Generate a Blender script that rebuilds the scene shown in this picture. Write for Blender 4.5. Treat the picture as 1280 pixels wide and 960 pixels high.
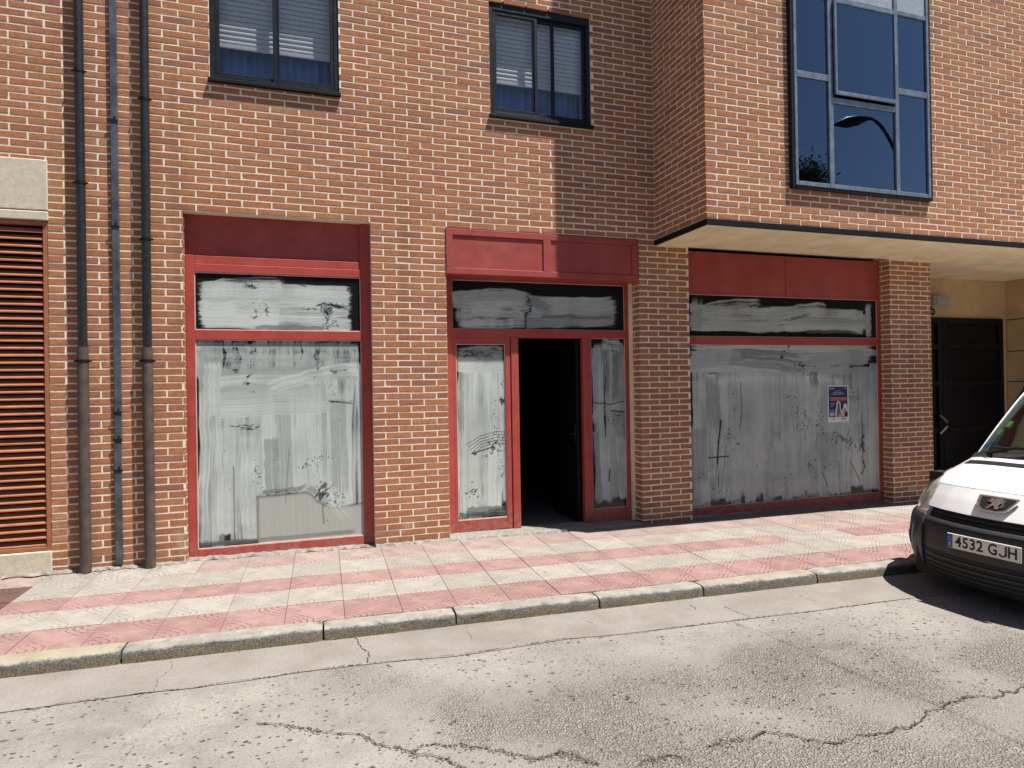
import bpy, bmesh, math, random
from mathutils import Vector, Matrix
from math import radians, sin, cos, pi

random.seed(7)
for _o in list(bpy.data.objects):
    bpy.data.objects.remove(_o)
scene = bpy.context.scene
COL = scene.collection

# ---------------------------------------------------------------- camera
CAM = Vector((0.1132, -6.2231, 1.519))
YAW, PITCH, ROLL, FPX = 0.31723, 0.00408, -0.01637, 800.0
_f = Vector((sin(YAW) * cos(PITCH), cos(YAW) * cos(PITCH), sin(PITCH)))
_r = Vector((cos(YAW), -sin(YAW), 0))
_u = _r.cross(_f)
RGT = cos(ROLL) * _r + sin(ROLL) * _u
UPV = -sin(ROLL) * _r + cos(ROLL) * _u
FWD = _f
cam_data = bpy.data.cameras.new('camera')
cam = bpy.data.objects.new('camera', cam_data)
COL.objects.link(cam)
cam.matrix_world = Matrix(((RGT.x, UPV.x, -FWD.x, CAM.x), (RGT.y, UPV.y, -FWD.y, CAM.y),
                           (RGT.z, UPV.z, -FWD.z, CAM.z), (0, 0, 0, 1)))
cam_data.sensor_width = 36.0
cam_data.sensor_fit = 'HORIZONTAL'
cam_data.lens = FPX / 1280.0 * 36.0
cam_data.clip_start = 0.05
cam_data.clip_end = 600.0
scene.camera = cam
scene.render.resolution_x, scene.render.resolution_y = 1024, 768

# ---------------------------------------------------------------- light
SUN_TRAVEL = Vector((-1.24, 1.0, -3.95)).normalized()
_to = -SUN_TRAVEL
SUN_ELEV = math.asin(_to.z)
SUN_AZ = math.atan2(_to.x, _to.y)              # clockwise from +Y
world = bpy.data.worlds.new('World')
scene.world = world
world.use_nodes = True
_nt = world.node_tree
_sky = _nt.nodes.new('ShaderNodeTexSky')
_sky.sky_type = 'NISHITA'
_sky.sun_disc = False
_sky.sun_elevation = SUN_ELEV
_sky.sun_rotation = SUN_AZ
_sky.air_density = 1.0
_sky.dust_density = 0.6
_sky.ozone_density = 1.5
_bg = _nt.nodes['Background']
_nt.links.new(_sky.outputs[0], _bg.inputs[0])
_bg.inputs[1].default_value = 0.05
sun_data = bpy.data.lights.new('sun', 'SUN')
sun_data.energy = 5.0
sun_data.angle = radians(0.5)
sun_data.color = (1.0, 0.955, 0.88)
sun = bpy.data.objects.new('sun', sun_data)
COL.objects.link(sun)
sun.location = (8, -8, 25)
sun.rotation_euler = SUN_TRAVEL.to_track_quat('-Z', 'Y').to_euler()
scene.view_settings.view_transform = 'Standard'
scene.view_settings.look = 'None'
scene.view_settings.exposure = 0.88
scene.view_settings.gamma = 1.0
scene.cycles.max_bounces = 8
scene.cycles.transparent_max_bounces = 12
scene.cycles.caustics_reflective = False
scene.cycles.caustics_refractive = False

# ---------------------------------------------------------------- node helper
class NT:
    def __init__(s, name):
        s.m = bpy.data.materials.new(name)
        s.m.use_nodes = True
        s.t = s.m.node_tree
        s.b = s.t.nodes['Principled BSDF']
        s.out = s.t.nodes['Material Output']
    def n(s, typ, **kw):
        x = s.t.nodes.new(typ)
        for k, v in kw.items():
            setattr(x, k, v)
        return x
    def put(s, sock, v):
        if v is None:
            return
        if isinstance(v, (int, float)):
            sock.default_value = v
        elif isinstance(v, (tuple, list)):
            if len(v) == 3 and sock.type == 'RGBA':
                v = (*v, 1)
            sock.default_value = v
        else:
            s.t.links.new(v, sock)
    def math(s, op, a, b=None, c=None, clamp=False):
        x = s.n('ShaderNodeMath', operation=op, use_clamp=clamp)
        s.put(x.inputs[0], a); s.put(x.inputs[1], b); s.put(x.inputs[2], c)
        return x.outputs[0]
    def add(s, a, b): return s.math('ADD', a, b)
    def sub(s, a, b): return s.math('SUBTRACT', a, b)
    def mul(s, a, b, clamp=False): return s.math('MULTIPLY', a, b, clamp=clamp)
    def mn(s, a, b): return s.math('MINIMUM', a, b)
    def mx(s, a, b): return s.math('MAXIMUM', a, b)
    def pos(s): return s.n('ShaderNodeNewGeometry').outputs['Position']
    def obj(s): return s.n('ShaderNodeTexCoord').outputs['Object']
    def xyz(s, v):
        x = s.n('ShaderNodeSeparateXYZ'); s.put(x.inputs[0], v)
        return x.outputs
    def vec(s, a, b, c=0.0):
        x = s.n('ShaderNodeCombineXYZ')
        s.put(x.inputs[0], a); s.put(x.inputs[1], b); s.put(x.inputs[2], c)
        return x.outputs[0]
    def noise(s, v, scale=5.0, detail=4.0, rough=0.55, dist=0.0, color=False):
        x = s.n('ShaderNodeTexNoise')
        s.put(x.inputs['Vector'], v)
        x.inputs['Scale'].default_value = scale
        x.inputs['Detail'].default_value = detail
        x.inputs['Roughness'].default_value = rough
        x.inputs['Distortion'].default_value = dist
        return x.outputs['Color' if color else 'Fac']
    def vor(s, v, scale=5.0, feature='F1', out='Distance', rnd=1.0):
        x = s.n('ShaderNodeTexVoronoi', feature=feature)
        s.put(x.inputs['Vector'], v)
        x.inputs['Scale'].default_value = scale
        x.inputs['Randomness'].default_value = rnd
        return x.outputs[out]
    def white(s, v, dim='1D'):
        x = s.n('ShaderNodeTexWhiteNoise', noise_dimensions=dim)
        s.put(x.inputs['W' if dim == '1D' else 'Vector'], v)
        return x.outputs['Value']
    def step(s, a, lo, hi, smooth=True):
        x = s.n('ShaderNodeMapRange')
        x.interpolation_type = 'SMOOTHSTEP' if smooth else 'LINEAR'
        s.put(x.inputs['Value'], a)
        s.put(x.inputs['From Min'], lo); s.put(x.inputs['From Max'], hi)
        return x.outputs['Result']
    def mix(s, f, a, b, mode='MIX'):
        x = s.n('ShaderNodeMix', data_type='RGBA', blend_type=mode)
        s.put(x.inputs[0], f); s.put(x.inputs[6], a); s.put(x.inputs[7], b)
        return x.outputs[2]
    def ramp(s, f, stops, interp='LINEAR'):
        x = s.n('ShaderNodeValToRGB')
        s.put(x.inputs[0], f)
        r = x.color_ramp
        r.interpolation = interp
        while len(r.elements) < len(stops):
            r.elements.new(0.5)
        for e, (p, c) in zip(r.elements, stops):
            e.position = p
            e.color = (*c, 1)
        return x.outputs[0]
    def bump(s, h, strength=0.3, dist=0.01):
        x = s.n('ShaderNodeBump')
        s.put(x.inputs['Height'], h)
        x.inputs['Strength'].default_value = strength
        x.inputs['Distance'].default_value = dist
        s.t.links.new(x.outputs[0], s.b.inputs['Normal'])
    def set(s, color=None, rough=None, spec=None, metal=None, coat=None):
        if color is not None: s.put(s.b.inputs['Base Color'], color)
        if rough is not None: s.put(s.b.inputs['Roughness'], rough)
        if spec is not None: s.put(s.b.inputs['Specular IOR Level'], spec)
        if metal is not None: s.put(s.b.inputs['Metallic'], metal)
        if coat is not None: s.put(s.b.inputs['Coat Weight'], coat)
        return s.m

MAT = {}

def m_plain(name, color, rough=0.6, spec=0.3, metal=0.0, var=0.12, scale=30.0, bump=0.0, coat=None, dirt=0.0):
    n = NT(name)
    p = n.pos()
    a = n.noise(p, scale, 5)
    dark = tuple(c * (1 - var) for c in color)
    lite = tuple(min(1, c * (1 + var)) for c in color)
    c = n.mix(n.step(a, 0.3, 0.7), dark, lite)
    if dirt:
        d = n.step(n.noise(p, 4.0, 7, 0.65), 0.52, 0.72)
        c = n.mix(n.mul(d, dirt), c, tuple(x * 0.35 + 0.02 for x in color))
    n.set(c, None, spec, metal, coat)
    n.put(n.b.inputs['Roughness'], n.math('MULTIPLY_ADD', a, 0.15, rough - 0.075))
    if bump:
        n.bump(n.noise(p, scale * 4, 4), bump, 0.004)
    MAT[name] = n.m
    return n.m

# brick
n = NT('brick')
p = n.pos()
g = n.n('ShaderNodeNewGeometry')
oi = n.n('ShaderNodeObjectInfo')
rnd = n.math('FRACT', n.add(g.outputs['Random Per Island'], oi.outputs['Random']))
c = n.ramp(rnd, [(0.0, (0.3605, 0.1439, 0.0719)), (0.25, (0.4326, 0.1875, 0.0905)), (0.50, (0.3862, 0.1602, 0.0835)),
                 (0.70, (0.4429, 0.2071, 0.1044)), (0.88, (0.3605, 0.1472, 0.0870)), (0.96, (0.2987, 0.1308, 0.0928)), (1.0, (0.3966, 0.1690, 0.0812))])
a = n.noise(p, 26, 6, 0.65, 0.4)
c = n.mix(n.mul(n.step(a, 0.44, 0.66), 0.75), c, n.mix(0.6, c, (0.20, 0.105, 0.058)))
c = n.mix(n.mul(n.step(a, 0.46, 0.30), 0.5), c, (0.50, 0.225, 0.115))
b2 = n.noise(p, 140, 3, 0.6)
c = n.mix(n.mul(n.step(b2, 0.54, 0.70), 0.8), c, (0.20, 0.085, 0.05))
c = n.mix(n.mul(n.step(b2, 0.42, 0.28), 0.3), c, (0.58, 0.31, 0.17))
z = n.xyz(p)
eff = n.mul(n.step(n.noise(p, 3.0, 7, 0.7), 0.55, 0.72), n.step(z[2], 1.3, 0.1))
c = n.mix(n.mul(eff, 0.45), c, (0.58, 0.47, 0.37))
stk = n.step(n.noise(n.vec(n.mul(z[0], 3.0), n.mul(z[1], 3.0), n.mul(z[2], 0.22)), 1.0, 6, 0.65), 0.52, 0.74)
c = n.mix(n.mul(stk, 0.42), c, (0.16, 0.085, 0.055))
soot = n.mul(n.step(z[2], 0.35, 0.0), n.step(n.noise(p, 5.0, 5, 0.65), 0.35, 0.65))
c = n.mix(n.mul(soot, 0.4), c, (0.13, 0.085, 0.06))
n.set(c, 0.9, 0.15)
n.bump(n.add(n.mul(b2, 0.6), a), 0.55, 0.003)
MAT['brick'] = n.m

n = NT('mortar')
p = n.pos()
a = n.noise(p, 60, 5)
c = n.mix(n.step(a, 0.3, 0.7), (0.66, 0.58, 0.47), (0.86, 0.78, 0.66))
c = n.mix(n.mul(n.step(n.noise(p, 3.5, 6, 0.65), 0.56, 0.72), 0.5), c, (0.36, 0.30, 0.24))
n.set(c, 0.95, 0.1)
n.bump(n.noise(p, 220, 3), 0.5, 0.002)
MAT['mortar'] = n.m

def m_red(name, col, rough):
    n = NT(name)
    p = n.pos(); z = n.xyz(p)
    a = n.noise(p, 5, 6, 0.65)
    c = n.mix(n.step(a, 0.3, 0.7), tuple(x * .88 for x in col), tuple(x * 1.10 for x in col))
    fade = n.step(n.noise(n.vec(n.mul(z[0], 1.5), n.mul(z[1], 1.5), n.mul(z[2], 0.5)), 1.5, 5), 0.48, 0.72)
    c = n.mix(n.mul(fade, 0.22), c, (0.44, 0.15, 0.12))
    d = n.step(n.noise(p, 7.0, 7, 0.7), 0.54, 0.72)
    c = n.mix(n.mul(d, 0.30), c, (0.10, 0.025, 0.022))
    chip = n.step(n.noise(p, 32, 6, 0.75), 0.70, 0.73)
    c = n.mix(n.mul(chip, 0.6), c, (0.36, 0.27, 0.23))
    foot = n.mul(n.step(z[2], 0.34, 0.02), n.step(n.noise(p, 16, 6, 0.7), 0.38, 0.62))
    c = n.mix(n.mul(foot, 0.55), c, (0.30, 0.20, 0.165))
    n.set(c, n.math('MULTIPLY_ADD', a, 0.25, rough - .1), 0.35)
    n.bump(n.sub(n.noise(p, 60, 3), n.mul(chip, 1.0)), 0.12, 0.002)
    MAT[name] = n.m
m_red('red_paint', (0.37, 0.058, 0.046), 0.48)
m_red('red_panel', (0.33, 0.058, 0.050), 0.5)
m_plain('bead', (0.62, 0.52, 0.49), 0.4, 0.4, var=0.1)
m_plain('black_metal', (0.010, 0.010, 0.011), 0.6, 0.15, var=0.2)
m_plain('dark_frame', (0.013, 0.016, 0.023), 0.42, 0.2, metal=0.0, var=0.18, scale=14)
m_plain('grey_frame', (0.20, 0.23, 0.28), 0.36, 0.5, metal=0.45, var=0.2, scale=14, dirt=0.35)
m_plain('silver_panel', (0.36, 0.39, 0.43), 0.45, 0.4, metal=0.3, var=0.12, dirt=0.3)
m_plain('shutter', (0.88, 0.86, 0.81), 0.55, 0.3, var=0.06)
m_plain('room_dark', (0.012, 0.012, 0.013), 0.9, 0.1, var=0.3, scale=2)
m_plain('room_blue', (0.035, 0.055, 0.12), 0.9, 0.1, var=0.3, scale=2)
m_plain('curtain', (0.20, 0.30, 0.56), 0.9, 0.1, var=0.15, scale=3)  # blue of sky reflected in the panes put into the cloth colour
m_plain('plaster', (0.84, 0.71, 0.48), 0.9, 0.1, var=0.10, scale=3.5, bump=0.15, dirt=0.22)
m_plain('plaster_shaded', (0.56, 0.41, 0.235), 0.9, 0.1, var=0.1, scale=3.5, bump=0.15, dirt=0.2)  # darker copy of the plaster, with the recess shade put into its colour
m_plain('stone_cream', (0.56, 0.50, 0.40), 0.9, 0.12, var=0.10, scale=40, bump=0.3, dirt=0.18)
m_plain('louvre', (0.34, 0.128, 0.062), 0.5, 0.35, var=0.12, scale=9, dirt=0.2)
m_plain('pipe_black', (0.018, 0.019, 0.022), 0.32, 0.5, var=0.25, scale=20, dirt=0.3)
m_plain('pipe_brown', (0.080, 0.060, 0.052), 0.5, 0.4, var=0.25, scale=12, dirt=0.45)
m_plain('conduit', (0.10, 0.115, 0.135), 0.42, 0.5, metal=0.5, var=0.3, scale=10, dirt=0.4)
m_plain('chrome', (0.88, 0.89, 0.90), 0.28, 0.5, metal=1.0, var=0.05)
m_plain('steel', (0.60, 0.57, 0.50), 0.3, 0.5, metal=0.8, var=0.1)
m_plain('cement', (0.23, 0.215, 0.19), 0.95, 0.1, var=0.2, scale=30, bump=0.6, dirt=0.35)
m_plain('grout', (0.15, 0.13, 0.115), 0.95, 0.1, var=0.3, scale=40)
m_plain('crack', (0.070, 0.058, 0.046), 1.0, 0.0, var=0.4, scale=30)
m_plain('grit', (0.185, 0.160, 0.125), 0.95, 0.1, var=0.4, scale=60)
m_plain('leaf_litter', (0.10, 0.075, 0.05), 0.9, 0.1, var=0.4)
m_plain('door_black', (0.008, 0.008, 0.008), 0.5, 0.15, var=0.3, scale=5)
m_plain('door_glass', (0.006, 0.006, 0.007), 0.35, 0.12, var=0.1)
m_plain('bay_room', (0.05, 0.08, 0.20), 0.9, 0.1, var=0.3, scale=2)  # blue room colour stands in for sky reflected in the bay glass
m_plain('lamp_body', (0.42, 0.40, 0.36), 0.5, 0.3)
m_plain('paper', (0.78, 0.76, 0.76), 0.6, 0.3, var=0.03)
m_plain('print_blue', (0.020, 0.022, 0.115), 0.5, 0.4, var=0.15, scale=60)
m_plain('print_orange', (0.50, 0.17, 0.045), 0.5, 0.4, var=0.25, scale=90)
m_plain('print_pale', (0.42, 0.46, 0.60), 0.5, 0.4, var=0.15, scale=90)
m_plain('print_dark', (0.035, 0.025, 0.02), 0.5, 0.4)
m_plain('print_green', (0.10, 0.16, 0.15), 0.5, 0.4, var=0.4, scale=120)
m_plain('print_skin', (0.55, 0.33, 0.22), 0.5, 0.4, var=0.2, scale=120)
m_plain('van_white', (0.86, 0.86, 0.87), 0.30, 0.5, var=0.02, scale=3, coat=0.6)
m_plain('van_plastic', (0.024, 0.025, 0.027), 0.50, 0.4, var=0.15, scale=60, bump=0.1)
m_plain('van_black', (0.008, 0.008, 0.009), 0.6, 0.3, var=0.2)
m_plain('rubber', (0.018, 0.018, 0.018), 0.8, 0.2, var=0.2)
m_plain('plate_white', (0.70, 0.66, 0.60), 0.45, 0.4, var=0.04)
m_plain('plate_blue', (0.030, 0.070, 0.32), 0.45, 0.4, var=0.05)
m_plain('ink', (0.020, 0.020, 0.022), 0.5, 0.3)
m_plain('sticker_green', (0.45, 0.68, 0.22), 0.5, 0.3, var=0.3, scale=80)
m_plain('sticker_blue', (0.05, 0.22, 0.50), 0.5, 0.3, var=0.3, scale=80)
m_plain('far_wall', (0.16, 0.135, 0.11), 0.9, 0.1, var=0.1, scale=2)
m_plain('far_roof', (0.25, 0.12, 0.08), 0.9, 0.1, var=0.1, scale=2)
m_plain('bark', (0.10, 0.075, 0.05), 0.95, 0.1, var=0.3)
m_plain('leaf', (0.055, 0.095, 0.035), 0.7, 0.2, var=0.35, scale=3)

def m_glass(name, tint, rough=0.0, keep=0.85, refl=0.6, glossy=(1, 1, 1)):
    n = NT(name)
    n.t.nodes.remove(n.b)
    tr = n.n('ShaderNodeBsdfTransparent'); tr.inputs[0].default_value = (*[t * keep for t in tint], 1)
    gl = n.n('ShaderNodeBsdfGlossy'); gl.inputs['Roughness'].default_value = rough
    gl.inputs['Color'].default_value = (*glossy, 1)
    fr = n.n('ShaderNodeFresnel'); fr.inputs['IOR'].default_value = 1.52
    ms = n.n('ShaderNodeMixShader')
    f = n.math('MULTIPLY', fr.outputs[0], refl, clamp=True)
    n.t.links.new(f, ms.inputs[0]); n.t.links.new(tr.outputs[0], ms.inputs[1]); n.t.links.new(gl.outputs[0], ms.inputs[2])
    n.t.links.new(ms.outputs[0], n.out.inputs[0])
    MAT[name] = n.m
    return n.m
m_glass('clear_glass', (0.95, 0.97, 1.0), keep=0.97)
m_glass('tinted_glass', (0.55, 0.70, 1.0), keep=0.9, refl=3.8, glossy=(0.60, 0.77, 1.0))  # reflection coloured blue to deepen the mirrored sky
m_glass('screen_glass', (0.80, 0.95, 0.92), keep=0.8)
m_glass('lens_glass', (0.99, 0.99, 0.97), keep=0.99, refl=0.35)

# ---- whitewashed shop glass: paint brushed on from inside, dark where bare
n = NT('whitewash')
at = n.n('ShaderNodeAttribute', attribute_name='paint')
sh = n.n('ShaderNodeAttribute', attribute_name='sheet')
p = n.pos()
t = n.math('MULTIPLY_ADD', n.sub(n.noise(p, 260, 2), 0.5), 0.10, at.outputs['Fac'])
c = n.ramp(t, [(0.0, (0.010, 0.011, 0.012)), (0.25, (0.060, 0.069, 0.072)), (0.55, (0.215, 0.246, 0.242)), (0.8, (0.365, 0.405, 0.395)), (1.0, (0.52, 0.565, 0.548))])
c = n.mix(sh.outputs['Fac'], c, n.mix(t, (0.13, 0.13, 0.12), (0.44, 0.455, 0.415)))
n.set(c, 0.10, 0.35)
MAT['whitewash'] = n.m

import numpy as np
class Paint:
    """brush strokes laid one over another on a pane, sampled every few millimetres"""
    def __init__(s, w, h, seed, res=0.0055):
        s.w, s.h = w, h
        s.nx, s.nz = int(w / res) + 1, int(h / res) + 1
        s.u, s.v = np.meshgrid(np.linspace(0, w, s.nx), np.linspace(0, h, s.nz))
        s.t = np.zeros((s.nz, s.nx)); s.sh = np.zeros((s.nz, s.nx))
        s.r = np.random.default_rng(seed)
    def smooth(s, n_, k):
        a = s.r.random(n_ + 2 * k)
        return np.convolve(a, np.ones(k) / k, 'same')[k:k + n_]
    def stroke(s, a, b, width, tone=0.85, cover=0.8, bend=0.0, dry=0.3, edge=0.010):
        a = np.array(a, float); b = np.array(b, float)
        d = b - a; L = np.hypot(*d)
        if L < 1e-4: return
        d /= L; nrm = np.array([-d[1], d[0]])
        pad = width * .7 + abs(bend) + .05
        lo = np.minimum(a, b) - pad; hi = np.maximum(a, b) + pad
        i0, i1 = [int(np.clip(x / s.w * s.nx, 0, s.nx)) for x in (lo[0], hi[0])]
        j0, j1 = [int(np.clip(x / s.h * s.nz, 0, s.nz)) for x in (lo[1], hi[1])]
        if i1 <= i0 or j1 <= j0: return
        U, V = s.u[j0:j1, i0:i1], s.v[j0:j1, i0:i1]
        al = (U - a[0]) * d[0] + (V - a[1]) * d[1]
        ac = (U - a[0]) * nrm[0] + (V - a[1]) * nrm[1]
        x = al / L
        wob = np.interp(x, np.linspace(-.2, 1.2, 14), s.r.normal(0, .006, 14))
        ac = ac - bend * (1 - (2 * x - 1) ** 2) - wob
        q = (ac / width + .5)
        nb = max(24, int(width * 420))
        br = .6 * s.smooth(nb, 2) + .4 * s.smooth(nb, 7)
        br = (br - br.mean()) / (br.std() + 1e-6)
        B = np.interp(np.clip(q, 0, 1), np.linspace(0, 1, nb), br)
        xs = np.linspace(0, 1, 30)
        load = np.interp(x, xs, s.smooth(30, 6) - .5)
        st = .015 + .03 * np.interp(np.clip(q, 0, 1), np.linspace(0, 1, nb), s.r.random(nb))
        ends = np.clip((al + st - .015) / .014, 0, 1) * np.clip((L - al + st * 1.6 - .02) / (.014 + dry * .10), 0, 1)
        side = np.clip((np.minimum(q, 1 - q) * width) / edge, 0, 1)
        m = ends * side
        alpha = np.clip(cover + .16 * dry * 3 * B * (.4 + x.clip(0, 1)) + load * .9, 0, 1) * m
        ridge = np.where(np.minimum(q, 1 - q) * width < .008, .07, 0.0)
        tn = np.clip(tone + .055 * B + load * .25 + ridge, 0.05, 1)
        s.t[j0:j1, i0:i1] = s.t[j0:j1, i0:i1] * (1 - alpha) + tn * alpha
    def fill(s, x0, x1, z0, z1, vertical=True, step=.10, width=.14, tone=.82, cover=.85, dry=.25, jit=.03, split=1):
        c = x0 if vertical else z0
        e = x1 if vertical else z1
        while c < e:
            for k in range(split):
                if vertical:
                    za = z0 + (z1 - z0) * k / split; zb = z0 + (z1 - z0) * (k + 1) / split
                    p_ = [(c + width / 2 - .01 + s.r.normal(0, .012), zb + s.r.normal(0, jit)), (c + width / 2 - .01 + s.r.normal(0, .018), za + s.r.normal(0, jit))]
                else:
                    xa = x0 + (x1 - x0) * k / split; xb = x0 + (x1 - x0) * (k + 1) / split
                    p_ = [(xa + s.r.normal(0, jit), c + width / 2 - .01 + s.r.normal(0, .010)), (xb + s.r.normal(0, jit), c + width / 2 - .01 + s.r.normal(0, .014))]
                if s.r.random() < .4: p_ = p_[::-1]
                s.stroke(p_[0], p_[1], width * s.r.uniform(.75, 1.15), tone + s.r.normal(0, .07), cover, s.r.normal(0, .012), dry)
            c += step * s.r.uniform(.75, 1.15)
    def blot(s, amt=.25, n_=10):
        for _ in range(n_):
            cx, cz = s.r.uniform(0, s.w), s.r.uniform(0, s.h)
            rx, rz = s.r.uniform(.05, .22), s.r.uniform(.10, .45)
            g = np.exp(-((s.u - cx) / rx) ** 2 - ((s.v - cz) / rz) ** 2)
            s.t *= 1 - amt * s.r.uniform(-.25, 1) * g
        s.t = np.clip(s.t, 0, 1)
    def flecks(s, cx, cz, rx, rz, n_, size=.012, dirn=None):
        for _ in range(int(n_ * 2.2)):
            x, z = s.r.normal(cx, rx), s.r.normal(cz, rz)
            big = s.r.random() ** 3
            sx = size * (.16 + .8 * big) * s.r.uniform(.6, 1.2); sz = size * (.14 + .45 * big) * s.r.uniform(.6, 1.2)
            an = s.r.uniform(0, 3.14) if dirn is None else dirn + s.r.normal(0, .35)
            i0, i1 = [int(np.clip(q / s.w * s.nx, 0, s.nx)) for q in (x - .06, x + .06)]
            j0, j1 = [int(np.clip(q / s.h * s.nz, 0, s.nz)) for q in (z - .06, z + .06)]
            if i1 <= i0 or j1 <= j0: continue
            U = s.u[j0:j1, i0:i1] - x; V = s.v[j0:j1, i0:i1] - z
            a = U * cos(an) + V * sin(an); b = -U * sin(an) + V * cos(an)
            g = np.exp(-((a / (sx * 1.6)) ** 2 + (b / (sz * .8)) ** 2) ** 1.3)
            s.t[j0:j1, i0:i1] *= 1 - s.r.uniform(.5, 1) * g
    def scratch(s, pts, wd=.004, amt=.8):
        for (x0, z0), (x1, z1) in zip(pts, pts[1:]):
            L = math.hypot(x1 - x0, z1 - z0)
            lo = (min(x0, x1) - .03, min(z0, z1) - .03); hi = (max(x0, x1) + .03, max(z0, z1) + .03)
            i0, i1 = [int(np.clip(q / s.w * s.nx, 0, s.nx)) for q in (lo[0], hi[0])]
            j0, j1 = [int(np.clip(q / s.h * s.nz, 0, s.nz)) for q in (lo[1], hi[1])]
            if i1 <= i0 or j1 <= j0: continue
            U = s.u[j0:j1, i0:i1]; V = s.v[j0:j1, i0:i1]
            k = np.clip(((U - x0) * (x1 - x0) + (V - z0) * (z1 - z0)) / (L * L), 0, 1)
            d = np.hypot(U - x0 - k * (x1 - x0), V - z0 - k * (z1 - z0))
            s.t[j0:j1, i0:i1] *= 1 - amt * np.exp(-(d / wd) ** 2)
    def sheet(s, x0, z1, pts):
        """something pale standing behind the glass, its top edge given by pts"""
        top = np.interp(s.u, [p_[0] for p_ in pts], [p_[1] for p_ in pts])
        ins = (s.v < top) & (s.u > x0)
        lines = .72 + .05 * np.interp(s.u, np.linspace(0, s.w, 260), s.smooth(260, 2)) * 2
        s.t = np.where(ins, lines, s.t)
        s.sh = np.where(ins, .75, s.sh)
        edge = np.exp(-((s.v - top) / .014) ** 2) * (s.u > x0 - .01) + np.exp(-((s.u - x0) / .012) ** 2) * (s.v < top)
        s.t *= 1 - .5 * np.clip(edge, 0, 1)
    def build(s, parent, x0, z0, y):
        nx, nz = s.nx, s.nz
        co = np.zeros((nz * nx, 3)); co[:, 0] = s.u.ravel(); co[:, 2] = s.v.ravel()
        idx = np.arange(nz * nx).reshape(nz, nx)
        q = np.stack([idx[:-1, :-1], idx[:-1, 1:], idx[1:, 1:], idx[1:, :-1]], -1).reshape(-1, 4)
        # back and edges of the sheet of glass
        k = len(co)
        bk = np.array([[0, .006, 0], [s.w, .006, 0], [s.w, .006, s.h], [0, .006, s.h]])
        co = np.vstack([co, bk])
        me = bpy.data.meshes.new('pane')
        me.vertices.add(len(co)); me.vertices.foreach_set('co', co.astype(np.float32).ravel())
        q = np.vstack([q, [[k + 3, k + 2, k + 1, k]]])
        nf = len(q)
        me.loops.add(nf * 4); me.loops.foreach_set('vertex_index', q.astype(np.int32).ravel())
        me.polygons.add(nf); me.polygons.foreach_set('loop_start', np.arange(0, nf * 4, 4, dtype=np.int32))
        try: me.polygons.foreach_set('loop_total', np.full(nf, 4, dtype=np.int32))
        except Exception: pass
        for nm, arr in (('paint', s.t), ('sheet', s.sh)):
            a = me.attributes.new(nm, 'FLOAT', 'POINT')
            a.data.foreach_set('value', np.concatenate([arr.ravel(), np.zeros(4)]).astype(np.float32))
        me.update(calc_edges=True); me.validate()
        me.materials.append(MAT['whitewash'])
        o = bpy.data.objects.new('pane', me)
        o.location = (x0, y, z0)
        return link(o, parent)

# ---- concrete road
n = NT('road_concrete')
p = n.pos()
q = n.xyz(p)
big = n.noise(p, 0.55, 6, 0.6)
mid = n.noise(p, 3.2, 6, 0.65)
fin = n.noise(p, 60, 5, 0.7)
c = n.mix(n.step(mid, 0.3, 0.7), (0.1958, 0.1801, 0.1612), (0.2775, 0.2599, 0.2363))
c = n.mix(n.mul(n.step(big, 0.46, 0.66), 0.55), c, (0.3018, 0.2893, 0.2668))
c = n.mix(n.mul(n.step(fin, 0.48, 0.68), 0.65), c, (0.1442, 0.1320, 0.1198))
spk = n.noise(p, 130, 4, 0.75)
c = n.mix(n.mul(n.step(spk, 0.56, 0.70), 0.7), c, (0.1249, 0.1138, 0.1026))
c = n.mix(n.mul(n.step(spk, 0.42, 0.30), 0.6), c, (0.4413, 0.4247, 0.3863))
# exposed aggregate where the skin has worn away
ag_m = n.step(n.add(n.noise(p, 0.8, 5, 0.6), n.mul(n.step(q[1], -2.6, -4.3), 0.16)), 0.49, 0.66)
pd = n.n('ShaderNodeVectorMath', operation='ADD')
n.put(pd.inputs[0], p); _sc = n.n('ShaderNodeVectorMath', operation='SCALE'); n.put(_sc.inputs[0], n.noise(p, 40, 3, 0.6, 0, True)); _sc.inputs['Scale'].default_value = 0.012; n.put(pd.inputs[1], _sc.outputs[0])
ag = n.vor(pd.outputs[0], 88, 'F1', 'Color')
agd = n.vor(pd.outputs[0], 88, 'F1', 'Distance')
agc = n.mix(n.xyz(ag)[0], (0.1376, 0.1256, 0.1079), (0.3602, 0.3384, 0.2953))
agc = n.mix(n.mul(n.step(agd, 0.42, 0.75), n.math('MULTIPLY_ADD', n.noise(p, 9, 3), 1.0, 0.15)), agc, (0.0582, 0.0524, 0.0454))
c = n.mix(n.mul(ag_m, 0.52), c, agc)
# pits and pop-outs
pits = None
for sc_, th_, r0_, r1_ in ((19, 0.50, 0.20, 0.10), (34, 0.55, 0.24, 0.12), (11, 0.74, 0.13, 0.07)):
    pq = n.vec(n.mul(q[0], 0.75), q[1], 0.0)
    pt = n.vor(n.vec(n.add(n.mul(q[0], 0.8), n.mul(n.noise(p, 35, 2), 0.02)), q[1], float(sc_)), sc_, 'F1', 'Distance')
    ptr = n.vor(n.vec(n.add(n.mul(q[0], 0.8), n.mul(n.noise(p, 35, 2), 0.02)), q[1], float(sc_)), sc_, 'F1', 'Color')
    pi_ = n.mul(n.step(pt, r0_, r1_), n.step(n.xyz(ptr)[0], th_, th_ + 0.12))
    pits = pi_ if pits is None else n.mx(pits, pi_)
pit = n.mul(pits, n.step(n.noise(p, 1.1, 4), 0.36, 0.56))
c = n.mix(n.mul(pit, 0.80), c, (0.0609, 0.0528, 0.0457))
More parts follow.
